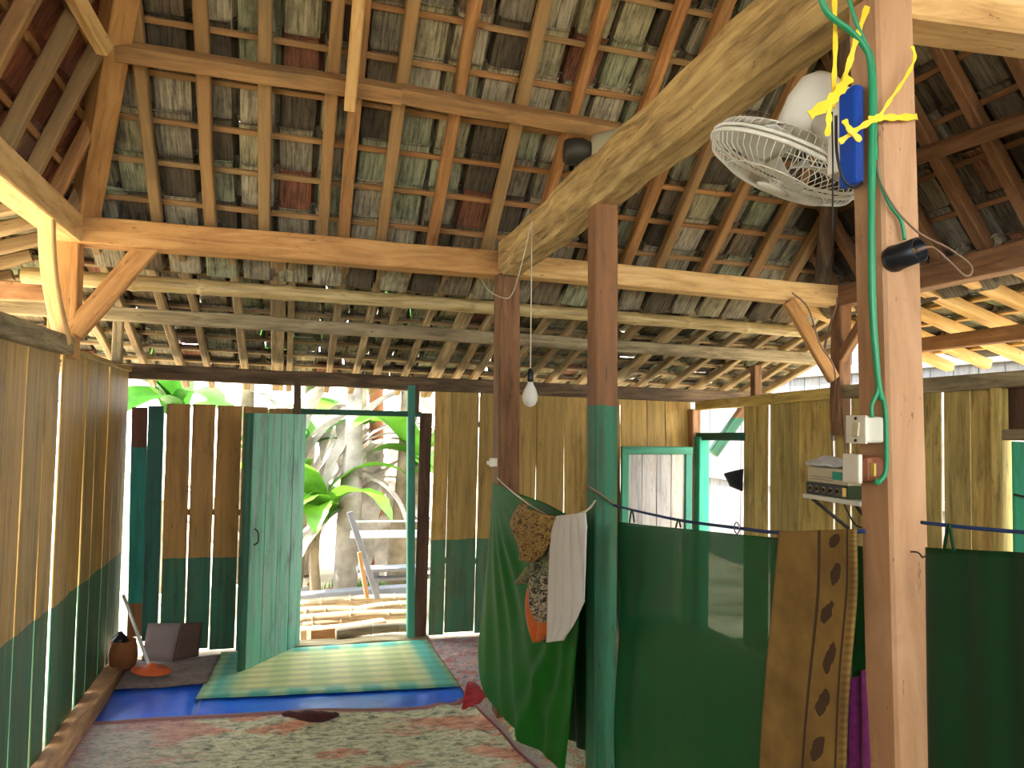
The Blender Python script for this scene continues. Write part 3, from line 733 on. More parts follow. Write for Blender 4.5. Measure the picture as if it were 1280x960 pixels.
# hips and the upper purlin
tag(beam('hip_rafter', cB+hip*-.06+V((0, 0, -.02)), cB+hip*2.6+V((0, 0, -.02)), .11, .10, M['beam'], None, up=(nB+nL), seg=5, jit=.003), 'broad hip rafter rising from the left corner post', 'rafter')
hr = nR.cross(nB); hr = hr if hr.z > 0 else -hr; hr.normalize()
tag(beam('hip_rafter', cR+hr*.02, cR+hr*2.4, .09, .09, M['oldplate'], None, up=(nB+nR), seg=5, jit=.003), 'dark hip rafter rising from the right corner post', 'rafter')
off = nB*-.035; plp = (nB, cB+off)
tag(beam('purlin', pt(146, 64, pl=plp), pt(502, 118, pl=plp), .07, .075, M['rafter'], None, up=nB, seg=6, jit=.003), 'brown purlin across the high roof left of the joint', 'beam')
tag(beam('purlin', pt(500, 118, pl=plp), pt(775, 166, pl=plp), .07, .08, M['rafter'], None, up=nB, seg=6, jit=.003), 'brown purlin across the high roof between the joint and the horn speaker', 'beam')
a0 = pt(437, 136, pl=(nB, cB+nB*-.1)); tag(beam('strut', a0, a0+V((.0, -.42, .30)), .05, .045, M['beam_pale'], None, up=nB), 'pale loose strut nailed over the high purlin', 'strut')
tag(beam('strut', pt(131, 62, Y=3.2), pt(84, -20, Y=2.95), .06, .05, M['beam_pale'], None, up=nL), 'short pale board end leaning on the left hip rafter', 'strut')
tag(beam('purlin', pt(1060, 226, pl=(nR, cR-nR*.04)), pt(1400, 108, pl=(nR, cR-nR*.04)), .06, .08, M['brownpost'], None, up=nR, seg=5), 'dark purlin across the right roof slope', 'beam')

# lower roof behind
nS = V((.015, .33, 1.0)).normalized(); cS = V((1.0, YB, 1.985)); uS = V((1, 0, -.015)); us = (uS.normalized()-nS*uS.normalized().dot(nS)).normalized()
# hips of the lower roof in plan
def in_skirt(P): return 4.27 < P.y < 6.5 and P.x < 3.98 and (P.x+1.05) > -(P.y-4.1)*.62
rs = []
for x, y, *ww in ((137, 445), (175, 445), (222, 450), (257, 452), (305, 455), (347, 462, .085), (362, 462), (412, 465), (445, 466), (472, 467), (507, 468), (545, 470, .085), (572, 472), (595, 472), (632, 475), (662, 477), (690, 478), (728, 480), (770, 480, .085), (800, 485), (837, 487), (870, 489), (905, 490), (932, 490), (959, 491)):
    rs.append((s_at(x, y, cS, us, nS), -.62, 1.50, *ww))
vs_ = us.cross(nS)
OS = cS-vs_*(TR*3)
rs = [(a, b+TR*3-.03, c+TR*3, *r) for a, b, c, *r in rs]
roof('roof_back_lower', 'low back roof slope of grey wavy tiles above the doorway', OS, uS, nS, (-16, 17), (0, 11), in_skirt, 'tile', rs, 'skirt_rafter', rw=.045, rh=.05, gap=.06, jit=1.6)
# lower roof left and right
nSL = V((-.36, 0, 1)).normalized(); OSL = V((-2.35, 4.1, 2.0))
def in_sl(P): return P.x < -1.06 and P.y > 2.2 and (P.y-4.1)*.62 < -(P.x+1.05)
roof('roof_left_lower', 'low left eave of tiles outside the left wall', OSL, (0, 1, 0), nSL, (-10, 12), (0, 7), in_sl, 'tile', [(-1.8+.27*k, 0, 1.45) for k in range(14)], 'skirt_rafter', rw=.05, gap=.08, jit=1.5)
nSR = V((.30, 0, 1)).normalized(); OSR = V((XR+1.25, 4.4, 2.0))
def in_sr(P): return P.x > XR-.05 and .4 < P.y < 4.35
roof('roof_right_lower', 'low right eave of tiles beyond the right wall', OSR, (0, -1, 0), nSR, (0, 22), (0, 7), in_sr, 'tile', [(.1+.3*k, 0, 1.35, .07) for k in range(14)], 'beam_pale', rw=.06, gap=.08, jit=1.5)

tag(beam('hip_sun_block_1', (-.93, 4.0, 2.68), (-2.5, 6.5, 1.84), .34, .02, M['tile'], None, up=(nS+nSL)), 'added board blocking the sun between the low left eave and the low back roof', None, None, 'structure')  # unseen board added over the hip gap to keep sun spots out
# unseen slabs continuing the roofs; the high ones are added to block sky light
def field(name, label, pts, mat, th=.03):
    pts = [V(p) for p in pts]; n = (pts[1]-pts[0]).cross(pts[2]-pts[0]).normalized(); n = n if n.z > 0 else -n
    o = pts[0]; vs = [p-o for p in pts]+[p-o+n*th for p in pts]; k = len(pts)
    fs = [tuple(range(k)), tuple(range(2*k-1, k-1, -1))]+[(i, (i+1) % k, k+(i+1) % k, k+i) for i in range(k)]
    return tag(obj(name, mesh('field', vs, fs), M[mat], None, Matrix.Translation(o)), label, None, None, 'structure')
def onB(x, y): return V((x, y, cB.z-(nB.x*(x-cB.x)+nB.y*(y-cB.y))/nB.z))+nB*.1
def onL(y, z): return V((cB.x+(z-cB.z)*(-nL.z/nL.x), y, z))+nL*.1
def onR(y, z): return V((cR.x-(z-cR.z)*nR.z/nR.x, y, z))+nR*.1
ZA = 5.6
yA = cB.y-(ZA-cB.z)/.93
y4 = cB.y-(3.92-cB.z)/.93
hx = lambda z: (cB.x+(z-cB.z)*(-nL.z/nL.x)-.2, cR.x-(z-cR.z)*nR.z/nR.x+.25)
y3 = cB.y-(3.75-cB.z)/.93
field('roof_top_block', 'unseen slab blocking the sky above the back roof slope', [onB(hx(3.75)[0], y3), onB(hx(3.75)[1], y3), onB(hx(ZA)[1], yA-.1), onB(hx(ZA)[0], yA-.1)], 'tile')
field('roof_left_top_block', 'unseen slab blocking the sky above the left roof slope', [onL(y4+.35, 3.75), onL(-1.5, 3.75), onL(-1.5, ZA), onL(yA, ZA)], 'tile_red')
field('roof_left_front_block', 'unseen slab blocking the sky on the left roof slope beside the camera', [onL(1.6, 2.4), onL(-1.5, 2.4), onL(-1.5, 3.9), onL(1.6, 3.9)], 'tile_red')
field('roof_right_top_block', 'unseen slab blocking the sky above the right roof slope', [onR(y4+.4, 3.6), onR(-1.5, 3.6), onR(-1.5, ZA), onR(yA, ZA)], 'tile_dark')
field('roof_right_front_block', 'unseen slab blocking the sky on the right roof slope beside the camera', [onR(.7, 2.3), onR(-1.5, 2.3), onR(-1.5, 3.75), onR(.7, 3.75)], 'tile_dark')
field('roof_ridge_block', 'unseen flat slab closing the high roof against the sky', [onL(yA, ZA-.05), onR(yA, ZA-.05), onR(-1.5, ZA-.05), onL(-1.5, ZA-.05)], 'tile')
field('roof_left_lower_front', 'near part of the low left eave', [(-1.0, 2.3, 2.53), (-1.0, -1.5, 2.53), (-2.35, -1.5, 2.06), (-2.35, 2.3, 2.06)], 'tile')
field('roof_right_lower_front', 'near part of the low right eave', [(XR, .5, 2.45), (XR, -1.5, 2.45), (XR+1.25, -1.5, 2.06), (XR+1.25, .5, 2.06)], 'tile')

# ================================================================== FLOOR COVERINGS
def quad_sheet(name, c, mat, nu, nv, fz, thick, label, cat, group=None):
    """c: near-left, near-right, far-right, far-left (x, y); fz(u, v, p) -> height"""
    c = [V((q[0], q[1], 0)) for q in c]
    def fn(u, v):
        p = (c[0]*(1-u)+c[1]*u)*(1-v)+(c[3]*(1-u)+c[2]*u)*v
        q = fz(u, v, p)
        return p+q if isinstance(q, V) else p+V((0, 0, q))
    return tag(sheet(name, fn, nu, nv, mat, None, thick), label, cat, group)
quad_sheet('blue_tarpaulin', ((-.93, 4.36), (-.455, 4.36), (-.43, 5.5), (-.95, 5.5)), M['tarp'], 14, 20, lambda u, v, p: .004+.004*abs(noise.noise(p*9)), .003, 'blue plastic sheet in the left corner below the rag rug', 'tarpaulin')
quad_sheet('blue_tarpaulin', ((-.45, 4.34), (1.02, 4.18), (1.04, 5.5), (-.43, 5.5)), M['tarp'], 60, 44, lambda u, v, p: .005+.006*abs(noise.noise(p*7))+(.03*max(0, u-.6)*abs(noise.noise(V((p.x*5, p.y*16, 3)))) if v < .4 else 0), .003, 'crinkled shiny blue plastic sheet in front of the woven mat', 'tarpaulin')
quad_sheet('woven_mat', ((-.462, 4.672), (1.012, 4.54), (.99, 5.535), (-.40, 5.535)), M['mat'], 30, 20, lambda u, v, p: .022+.003*noise.noise(p*4), .005, 'plaited teal and straw coloured mat in front of the back doorway', 'mat')
quad_sheet('carpet_runner', ((1.03, 4.1), (1.55, 4.1), (1.55, 5.56), (1.0, 5.56)), M['runner'], 24, 40, lambda u, v, p: .012+.008*abs(noise.noise(V((p.x*2, p.y*9, 0)))), .006, 'faded pink and blue runner right of the woven mat', 'carpet')
def rug_h(u, v, p):
    z = .016+.006*noise.noise(p*3)
    z += .03*math.exp(-((p.x-.10-.55*(p.y-4.2))/.16)**2)*math.exp(-((p.y-4.22)/.10)**2)      # curled lip on the far edge
    z += .02*max(0, noise.noise(V((p.x*1.2, p.y*7, 2))))*v
    d = p.x-1.02-.25*(4.2-p.y)                                                             # rumpled ridge beside the satin curtain
    z += (.05*math.exp(-(d/.06)**2)+.03*math.exp(-((d+.16)/.05)**2)*abs(noise.noise(V((1, p.y*3, 0))))*2)*max(0, min(1, (p.y-2.9)/.8))
    return V((0, .03*noise.noise(V((p.x*4, 1, 1)))*v, z))
quad_sheet('patterned_rug', ((-.99, 1.2), (1.6, 1.2), (1.6, 4.2), (-.985, 4.47)), M['rug'], 110, 120, rug_h, .008, 'large worn patterned rug in dark green, cream and rust', 'rug')
# dark rolled-up lip lying on the rug's far edge
def lump_fn(u, v):
    a = v*2*math.pi; t = (u-.5)*2; r = (1-t*t)**.5*.035+.001
    c = pt(352+72*u, 893+3*math.sin(3*u), Z=.05)
    return c+V((0, math.cos(a)*r*1.3, math.sin(a)*r*.8+.012*noise.noise(V((u*5, v*3, 0)))))
M['maroon'] = cloth('maroon_rag', (70, 34, 32), .95, .3, .1, 30)
tag(sheet('crumpled_cloth', lump_fn, 16, 10, M['maroon'], None, 0), 'small dark maroon crumpled cloth on the far edge of the big rug', 'cloth')

quad_sheet('crumpled_carpet', ((1.14, 3.1), (1.5, 3.1), (1.36, 4.24), (.98, 4.30)), M['rug'], 40, 60, lambda u, v, p: .03+.05*abs(noise.noise(V((p.x*6+p.y*1.5, p.y*2.2, 4))))+.05*math.exp(-((u-.25)/.2)**2)*v, .008, 'crumpled red edged carpet strip under the satin curtain', 'carpet')
def corner_fn(u, v):
    a = pt(577+72*u, 889+24*u, Z=.02); b = pt(596+54*u, 868+28*u, Z=.02)
    t = math.sin(math.pi*v)
    return a*(1-v)+b*v+V((0, .12*v, .09*t*(1-.35*u)+.014*noise.noise(V((u*5, v*4, 9)))))
M['redfringe'] = cloth('red_rug_edge', (150, 26, 34), .95, .35, .1, 34)
tag(sheet('folded_rug_corner', corner_fn, 22, 14, M['redfringe'], None, .006), 'folded up red corner of a carpet between the mat and the satin curtain', 'carpet')
# left corner: rag rug, pot, board, stick with orange head
quad_sheet('rag_rug', ((-.92, 4.92), (-.43, 4.92), (-.40, 5.45), (-.93, 5.45)), M['ragrug'], 26, 24, lambda u, v, p: .022+.016*abs(noise.noise(p*8)), .012, 'grey crumpled rag rug in the left corner', 'rug')
pc = pt(153, 836, Z=.05)
pot = thing('woven_pot', 'brown pot with a dark lid beside the left wall', 'pot', pc)
obj('body', lathe([(.05, 0), (.075, .02), (.085, .08), (.08, .13), (.07, .16), (.074, .172), (.066, .175), (.055, .14)], 18), M['pot'], pot, Matrix.Translation(pc))
obj('lid', lathe([(.001, 0), (.05, 0), (.045, .02), (.02, .045), (.012, .06), (.001, .062)], 14), M['plastic_black'], pot, Matrix.Translation(pc+V((-.02, 0, .165))))
ha, hb_ = pt(187, 838, Y=5.08), pt(154, 748, Y=5.35)
st = thing('floor_scrubber', 'pale stick with a flat orange head leaning on the left corner', 'scrubber', (ha.x, ha.y, .04))
hd = Matrix.Translation((ha.x+.01, ha.y, ha.z)) @ Matrix.Rotation(.12, 4, 'Y') @ Matrix.Rotation(.10, 4, 'X')
obj('head', lathe([(.001, -.006), (.105, -.006), (.115, 0), (.105, .008), (.04, .014), (.02, .04), (.001, .042)], 24), M['orange_plastic'], st, hd @ Matrix.Diagonal((1, .75, 1, 1)))
obj('handle', tubes_mesh([tube([V((0, 0, 0)), (hb_-ha)*.5, hb_-ha], [.011, .010, .010], 8)]), M['stick'], st, Matrix.Translation(ha+V((0, 0, .02))))
bb = thing('hardboard_sheet', 'bent brown hardboard sheet leaning on the back wall', 'board', pt(215, 825, Y=5.45))
def hb1(u, v):
    a, b = pt(177, 826, Y=5.40), pt(215, 827, Y=5.36); c, d = pt(185, 779, Y=5.52), pt(226, 779, Y=5.50)
    return (a*(1-u)+b*u)*(1-v)+(c*(1-u)+d*u)*v
def hb2(u, v):
    a, b = pt(215, 827, Y=5.36), pt(248, 820, Y=5.48); c, d = pt(226, 779, Y=5.50), pt(253, 778, Y=5.56)
    return (a*(1-u)+b*u)*(1-v)+(c*(1-u)+d*u)*v
sheet('flap', hb1, 6, 6, M['hardboard_lit'], bb, .005); sheet('flap', hb2, 6, 6, M['hardboard'], bb, .005)  # one bent sheet: its lit and shaded faces are put into the colours

# ================================================================== CURTAINS AND CLOTHES
def drape(name, rows, X, mat, nu, nv, fold, thick=.003, label=None, cat=None, parent=None, group=None):
    """cloth through rows of (left pixel, right pixel) on the plane X; fold(u, v) bends it towards the room"""
    Xf = X if callable(X) else (lambda u, v: X)
    n = len(rows)-1
    def row(v):
        t = min(v*n, n-1e-6); i = int(t); f = t-i
        def cr(k, e):
            a = V(rows[max(i-1, 0)][k]); b = V(rows[i][k]); c = V(rows[i+1][k]); d = V(rows[min(i+2, n)][k])
            return .5*((2*b)+(c-a)*f+(2*a-5*b+4*c-d)*f*f+(3*b-a-3*c+d)*f**3)
        return cr(0, 0), cr(1, 0)
    def fn(u, v):
        a, b = row(v); q = a*(1-u)+b*u
        p = pt(q.x, q.y, X=Xf(u, v)); return p+V((-(fold(u, v, q) if fold.__code__.co_argcount == 3 else fold(u, v)), 0, 0))
    o = sheet(name, fn, nu, nv, mat, parent, thick)
    return tag(o, label, cat, group) if label else o
# satin curtain gathered by the brown post
def f_satin(u, v, q):
    b = math.sin(math.pi*min(1, max(0, u)))**.4; h = 0.0
    dl = math.hypot(q.x-616, q.y-598); al = math.atan2(q.x-616, q.y-598)       # creases radiating from the left pin
    for a0, w_, k in ((-.035, .022, .8), (.05, .026, 1.0), (.135, .03, 1.2), (.235, .035, 1.0), (.40, .045, .7), (.62, .06, .6)):
        h += k*.020*math.exp(-((al-a0-.00015*dl*a0)/w_)**2)*min(1, dl/90)
    dr = math.hypot(q.x-730, q.y-660); ar = math.atan2(730-q.x, q.y-660)       # creases falling from the right side
    for a0, w_, k in ((.06, .03, .8), (.15, .03, 1.0), (.27, .035, 1.0)):
        h += k*.020*math.exp(-((ar-a0)/w_)**2)*min(1, max(0, dr-90)/110)
    return b*(h + .010*math.sin(2*math.pi*(1.4*u+.8*v)))
drape('satin_curtain', [((616, 603), (728, 650)), ((611, 680), (726, 715)), ((603, 760), (722, 790)), ((598, 820), (717, 845)), ((606, 866), (712, 905)), ((640, 908), (706, 962))], 1.0, M['satin'], 120, 90, f_satin, .003, 'glossy green satin curtain gathered in loose folds beside the brown post', 'curtain')
drape('dark_curtain', [((700, 650), (738, 650)), ((700, 760), (738, 760)), ((704, 860), (738, 870)), ((708, 920), (738, 945))], 1.22, M['curtain_dark'], 16, 20, lambda u, v: .012*math.sin(14*u), .003, 'dark strip of curtain between the satin curtain and the green post', 'curtain')
# flat curtain between the green post and the nearest post
def f_cur(u, v):
    e = math.exp(-(u/.07)**2)
    return .004*math.sin(5*u+2*v)+.003*math.sin(17*u-6*v)+e*.006*math.sin(9*v+2)*v - .016*e + .018*math.exp(-((u-.10)/.04)**2)*math.exp(-((v-.6)/.25)**2)
drape('green_curtain', [((767, 652), (1086, 684)), ((769, 760), (1088, 800)), ((766, 900), (1090, 1000)), ((766, 1005), (1092, 1400))], 1.115, M['curtain'], 80, 50, f_cur, .002, 'flat green curtain stretched between the green post and the nearest post', 'curtain')
drape('green_curtain', [((1160, 684), (1330, 694)), ((1162, 860), (1335, 900)), ((1166, 1100), (1350, 1250)), ((1168, 1400), (1360, 1750))], 1.10, M['curtain_dark'], 40, 30, lambda u, v: .006*math.sin(6*u+1)+.004*math.sin(19*u), .002, 'dark green curtain right of the nearest post', 'curtain')
# lines
cord('clothes_line', [pt(622, 598, X=1.04)]+[pt(x, y, X=.965) for x, y in ((650, 622), (690, 646), (728, 641))]+[pt(744, 626, X=1.045)], .004, M['cable_pale'], n=5)
tag(bpy.data.objects['clothes_line'], 'thin line between the brown and the green post carrying clothes', 'rope')
tag(cord('curtain_line', [pt(x, y, X=1.09) for x, y in ((766, 631), (789, 637), (848, 650), (922, 660), (980, 666), (1082, 664))], .0045, M['rope_blue'], n=5), 'dark blue line above the flat curtain', 'rope')
tag(cord('curtain_line', [pt(x, y, X=1.09) for x, y in ((1152, 653), (1215, 660), (1300, 667))], .0035, M['rope_blue'], n=5), 'blue line right of the nearest post', 'rope')
def loop(x, y0, y1, X, label, w_=3):
    tag(cord('curtain_tie', [pt(x-w_, y1, X=X), pt(x-w_*.6, (y0+y1)/2, X=X-.004), pt(x, y0, X=X-.008), pt(x+w_*.6, (y0+y1)/2, X=X-.004), pt(x+w_, y1, X=X)], .003, M['curtain_dark'], n=4), label, 'curtain tie')
loop(790, 637, 653, 1.09, 'first small tie of the flat curtain next to the green post')
loop(848, 649, 659, 1.09, 'second small tie at the middle of the flat curtain')
loop(1186, 656, 688, 1.085, 'dark cloth tie right of the nearest post', 6)
tag(cord('knotted_cord', [pt(735, 608, Y=2.57), pt(748, 616, Y=2.565), pt(760, 625, Y=2.565), pt(772, 634, Y=2.58)], .004, M['cable_brown'], n=4), 'brown cord wound around the green post at line height', 'cord')
rg = pt(921, 660, X=1.085); ring = [V((0, .012*math.cos(t), .014*math.sin(t))) for t in [k*math.pi/6 for k in range(12)]]
tag(obj('curtain_ring', tubes_mesh([tube(ring, .0018, 5, closed=True)]), M['metal'], None, Matrix.Translation(rg)), 'small wire ring on the blue curtain line', 'ring')
# clothes
drape('white_cloth', [((697, 645), (733, 641)), ((690, 668), (735, 680)), ((687, 720), (735, 720)), ((686, 760), (731, 752)), ((686, 788), (722, 780)), ((687, 803), (708, 800))], .945, M['whitecloth'], 44, 40, lambda u, v: .014*abs(math.sin(math.pi*(5.2*u-2.0*v*u)))**.6*(.5+.6*v)+.012*math.sin(math.pi*u), .004, 'white cotton cloth folded over the line beside the green post', 'cloth')
drape('sarong', [((655, 626), (690, 645)), ((646, 640), (694, 650)), ((640, 656), (690, 668)), ((646, 680), (682, 690)), ((648, 700), (672, 703))], .935, M['batik'], 24, 22, lambda u, v: .05*math.sin(math.pi*u)*math.sin(math.pi*min(1, v+.25))+.010*math.sin(16*u+5*v), .006, 'rolled brown batik sarong hung over the line', 'cloth')
drape('checked_cloth', [((684, 643), (702, 650)), ((678, 672), (698, 680)), ((668, 700), (692, 715)), ((646, 728), (684, 735)), ((650, 722), (682, 742))], .965, M['checkcloth'], 16, 18, lambda u, v: .015*math.sin(9*u+3*v), .005, 'grey green checked cloth between the sarong and the white cloth', 'cloth')
drape('batik_scarf', [((662, 715), (690, 722)), ((662, 740), (686, 745)), ((663, 758), (684, 765)), ((672, 778), (682, 778))], .955, M['batik2'], 14, 14, lambda u, v: .010*math.sin(12*u), .004, 'black and white batik scarf hanging below the checked cloth', 'cloth')
drape('orange_cloth', [((661, 735), (692, 730)), ((660, 757), (690, 762)), ((665, 782), (688, 782)), ((671, 803), (680, 798))], .968, M['orange'], 16, 14, lambda u, v: .018*math.sin(11*u+2*v), .004, 'orange cloth showing below the batik scarf', 'cloth')
# printed towel over the curtain line
def f_tow(u, v): return .014+.003*math.sin(7*u+4*v)+.002*math.sin(13*u-9*v)*v
drape('printed_towel', [((982, 664), (1078, 661)), ((976, 740), (1079, 740)), ((966, 850), (1070, 850)), ((957, 962), (1063, 962)), ((950, 1080), (1058, 1080))], 1.085, M['towel'], 40, 44, f_tow, .007, 'ochre towel with brown leaf print hanging over the blue line', 'towel')
drape('purple_cloth', [((1066, 850), (1088, 835)), ((1064, 880), (1090, 880)), ((1062, 962), (1092, 962)), ((1060, 1060), (1094, 1060))], 1.105, M['purple'], 10, 20, lambda u, v: .012*math.sin(10*u), .004, 'purple patterned cloth peeping out behind the towel', 'cloth')

# ================================================================== ELECTRICAL THINGS
# ceiling-type fan tied on its side to the nearest post
fwd = 1.74
c0 = _C+(_f*F+_R*(980-640)-_U*(206-480))*(fwd/F)
ax = (_R*.447+_U*.894).normalized(); vd = (_C-c0).normalized(); ax = (ax-vd*ax.dot(vd)).normalized(); nf = (ax*-.97+vd*.24).normalized()
major = ax.cross(vd).normalized(); xf = (major-nf*major.dot(nf)).normalized(); yf = nf.cross(xf)
FM = Matrix(((xf.x, yf.x, nf.x, c0.x), (xf.y, yf.y, nf.y, c0.y), (xf.z, yf.z, nf.z, c0.z), (0, 0, 0, 1)))
fan = thing('wall_fan', 'white wall fan tied with yellow raffia below the log beam', 'fan', c0)
RF = .175
def circle(r, z, n=40): return [V((r*math.cos(2*math.pi*k/n), r*math.sin(2*math.pi*k/n), z)) for k in range(n)]
fr = [tube(circle(RF, .0), .005, 6, closed=True), tube(circle(RF*.66, .045), .0016, 4, closed=True), tube(circle(.035, .058), .003, 4, closed=True)]
rr = [tube(circle(RF, -.012), .004, 6, closed=True), tube(circle(RF*.62, -.055), .0016, 4, closed=True), tube(circle(.05, -.07), .003, 4, closed=True)]
for k in range(60):
    t = 2*math.pi*k/60; cx, sx_ = math.cos(t), math.sin(t)
    fr.append(tube([V((r*cx, r*sx_, z)) for r, z in ((.035, .058), (RF*.66, .045), (RF*.93, .025), (RF, 0))], .0011, 3))
    rr.append(tube([V((r*cx, r*sx_, z)) for r, z in ((.05, -.07), (RF*.62, -.055), (RF*.93, -.035), (RF, -.012))], .0011, 3))
obj('front_grille', tubes_mesh(fr), M['plastic_white'], fan, FM)
obj('rear_grille', tubes_mesh(rr), M['plastic_white'], fan, FM)
obj('hub_cap', lathe([(.001, .066), (.03, .064), (.038, .056), (.03, .05)], 18), M['plastic_white'], fan, FM)
M['blade'] = simple('pale_blade', (206, 202, 184), .4, .05, 6)
def blade_fn(u, v):
    r = .025+.13*u; w_ = .03+.075*math.sin(min(1, u*1.15)*math.pi*.6); a = (v-.5)*w_*2
    return (r, a*.9, -.01+.02*(v-.5)*2*(1-.3*u))
for k in range(3):
    me, mm = grid(blade_fn, 8, 6, .003); obj('blade', me, M['blade'], fan, FM @ Matrix.Rotation(k*2*math.pi/3+.3, 4, 'Z') @ mm)
obj('motor_housing', lathe([(.001, -.21), (.03, -.208), (.052, -.185), (.06, -.14), (.058, -.09), (.05, -.065), (.001, -.064)], 22), M['plastic_white'], fan, FM)
mo = FM @ V((0, 0, -.13)); bp = pt(1052, 170, Y=1.30)
obj('neck', tubes_mesh([tube([mo+V((.01, 0, -.01)), mo+(bp-mo)*.5+V((0, 0, -.02)), bp], [.026, .022, .028], 10)]), M['plastic_white'], fan)
bs = Matrix.Translation(pt(1049, 165, Y=1.28)) @ Matrix.Rotation(.03, 4, 'Y')
obj('base', box_mesh(.018, .05, .17, .008), M['plastic_white'], fan, bs)
obj('base_panel', box_mesh(.022, .05, .195, .008), M['blue'], fan, Matrix.Translation(pt(1064, 172, Y=1.245)))
cord('pull_cord', [pt(1040, 140, Y=1.22), pt(1041, 200, Y=1.22), pt(1041, 252, Y=1.22), pt(1040, 290, Y=1.22)], .0017, M['cable_black'], fan, n=3)
tag(cord('fan_cable', [pt(1045, 145, Y=1.23), pt(1046, 190, Y=1.22), pt(1054, 224, Y=1.215), pt(1068, 234, Y=1.215), pt(1078, 228, Y=1.21)], .003, M['cable_black'], n=4), 'short black cable curving from fan base to the post', 'cable')
# raffia: each tied strip is a thing
def raffia(pts, label, w_=.008):
    P = smooth_path(pts, 5); vs = []; fs = []; o = P[0]
    for i, p in enumerate(P):
        d = (P[min(i+1, len(P)-1)]-P[max(i-1, 0)]).normalized(); s_ = d.cross(_f).normalized()*w_/2*(1+.3*math.sin(i*1.7)); th = d.cross(s_).normalized()*.0012
        for q in (s_+th, -s_+th, -s_-th, s_-th): vs.append(p+q-o)
    for i in range(len(P)-1):
        for k in range(4): fs.append((i*4+k, i*4+(k+1) % 4, i*4+4+(k+1) % 4, i*4+4+k))
    fs += [(0, 1, 2, 3), tuple(range(len(vs)-4, len(vs)))]
    tag(obj('raffia_tie', mesh('strip', vs, fs), M['raffia'], None, Matrix.Translation(o)), label, 'raffia tie', 'yellow raffia ties on the fan')
raffia([pt(1043, -5, Y=1.21), pt(1044, 60, Y=1.21), pt(1042, 110, Y=1.21), pt(1041, 135, Y=1.21)], 'straight yellow raffia strip coming down to the fan motor')
raffia([pt(1084, 8, Y=1.19), pt(1070, 50, Y=1.19), pt(1058, 90, Y=1.2), pt(1040, 132, Y=1.2)], 'slanting yellow raffia strip from the post top to the fan', .010)
raffia([pt(1062, 96, Y=1.19), pt(1050, 112, Y=1.19), pt(1036, 128, Y=1.19), pt(1012, 144, Y=1.19)], 'broad yellow raffia bow over the fan motor', .018)
raffia([pt(1036, 130, Y=1.19), pt(1036, 150, Y=1.19), pt(1034, 170, Y=1.2)], 'short yellow raffia end hanging below the bow', .010)
raffia([pt(1049, 178, Y=1.2), pt(1068, 164, Y=1.19), pt(1088, 152, Y=1.185), pt(1100, 147, Y=1.185)], 'yellow raffia strip from the blue fan base to the post', .010)
raffia([pt(1055, 150, Y=1.19), pt(1063, 163, Y=1.185), pt(1076, 176, Y=1.185)], 'crossed yellow raffia knot on the blue fan base', .010)
raffia([pt(1086, 150, Y=1.185), pt(1100, 147, Y=1.183), pt(1122, 147, Y=1.183), pt(1146, 146, Y=1.19)], 'yellow raffia band around the nearest post', .012)
raffia([pt(1098, 148, Y=1.183), pt(1112, 126, Y=1.18), pt(1130, 100, Y=1.18), pt(1143, 74, Y=1.18), pt(1140, 58, Y=1.18)], 'loose yellow raffia end curling up the post', .006)

# cables on the nearest post
def pcord(name, pts, r, mat, label, Y=1.19, n=6):
    return tag(cord(name, [pt(x, y, Y=Y) for x, y in pts], r, M[mat], n=n), label, 'cable')
pcord('green_cable', [(1025, -5), (1036, 18), (1062, 38), (1080, 58), (1088, 80), (1090, 140), (1089, 250), (1090, 380), (1097, 470), (1102, 500)], .0065, 'cable_green', 'thick green cable sweeping onto the post and down to the switch')
pcord('green_cable', [(1060, -5), (1070, 28), (1082, 55), (1091, 80), (1094, 150), (1091, 260), (1093, 390), (1098, 478), (1090, 505), (1090, 522)], .0045, 'cable_green', 'thinner green cable beside it ending at the white switch')
pcord('green_cable', [(1098, 482), (1106, 510), (1108, 560), (1107, 590), (1098, 603), (1094, 600)], .005, 'cable_green', 'green cable passing the switch to the brown socket box')
pcord('twin_cable', [(1094, 175), (1098, 220), (1112, 255), (1126, 275), (1131, 300)], .004, 'cable_green', 'green twin cable slanting to the black lamp holder')
pcord('bare_wire', [(1097, 200), (1100, 225), (1120, 262), (1150, 292), (1185, 310), (1212, 330), (1214, 342), (1205, 344), (1185, 325), (1165, 309), (1146, 313)], .0022, 'cable_brown', 'thin brown wire looping out of the black lamp holder', 1.13, 5)
# lamp holder on the front of the post
la = pt(1119, 323, Y=1.195); lb = la+V((.010, -.050, .008)); ld = (lb-la).normalized()
lh = thing('lamp_holder', 'empty black lamp holder on the front of the nearest post', 'lamp holder', la)
LMx = ld.to_track_quat('Z', 'Y').to_matrix().to_4x4(); LMx = Matrix.Translation(la) @ LMx; LL = (lb-la).length
obj('shell', lathe([(.001, -.012), (.024, -.012), (.026, 0), (.024, .012), (.0235, LL), (.0205, LL), (.019, LL-.03), (.001, LL-.03)], 24), M['plastic_black'], lh, LMx)
obj('contact', lathe([(.001, LL-.03), (.007, LL-.03), (.006, LL-.012), (.001, LL-.012)], 10), M['brass'], lh, LMx)
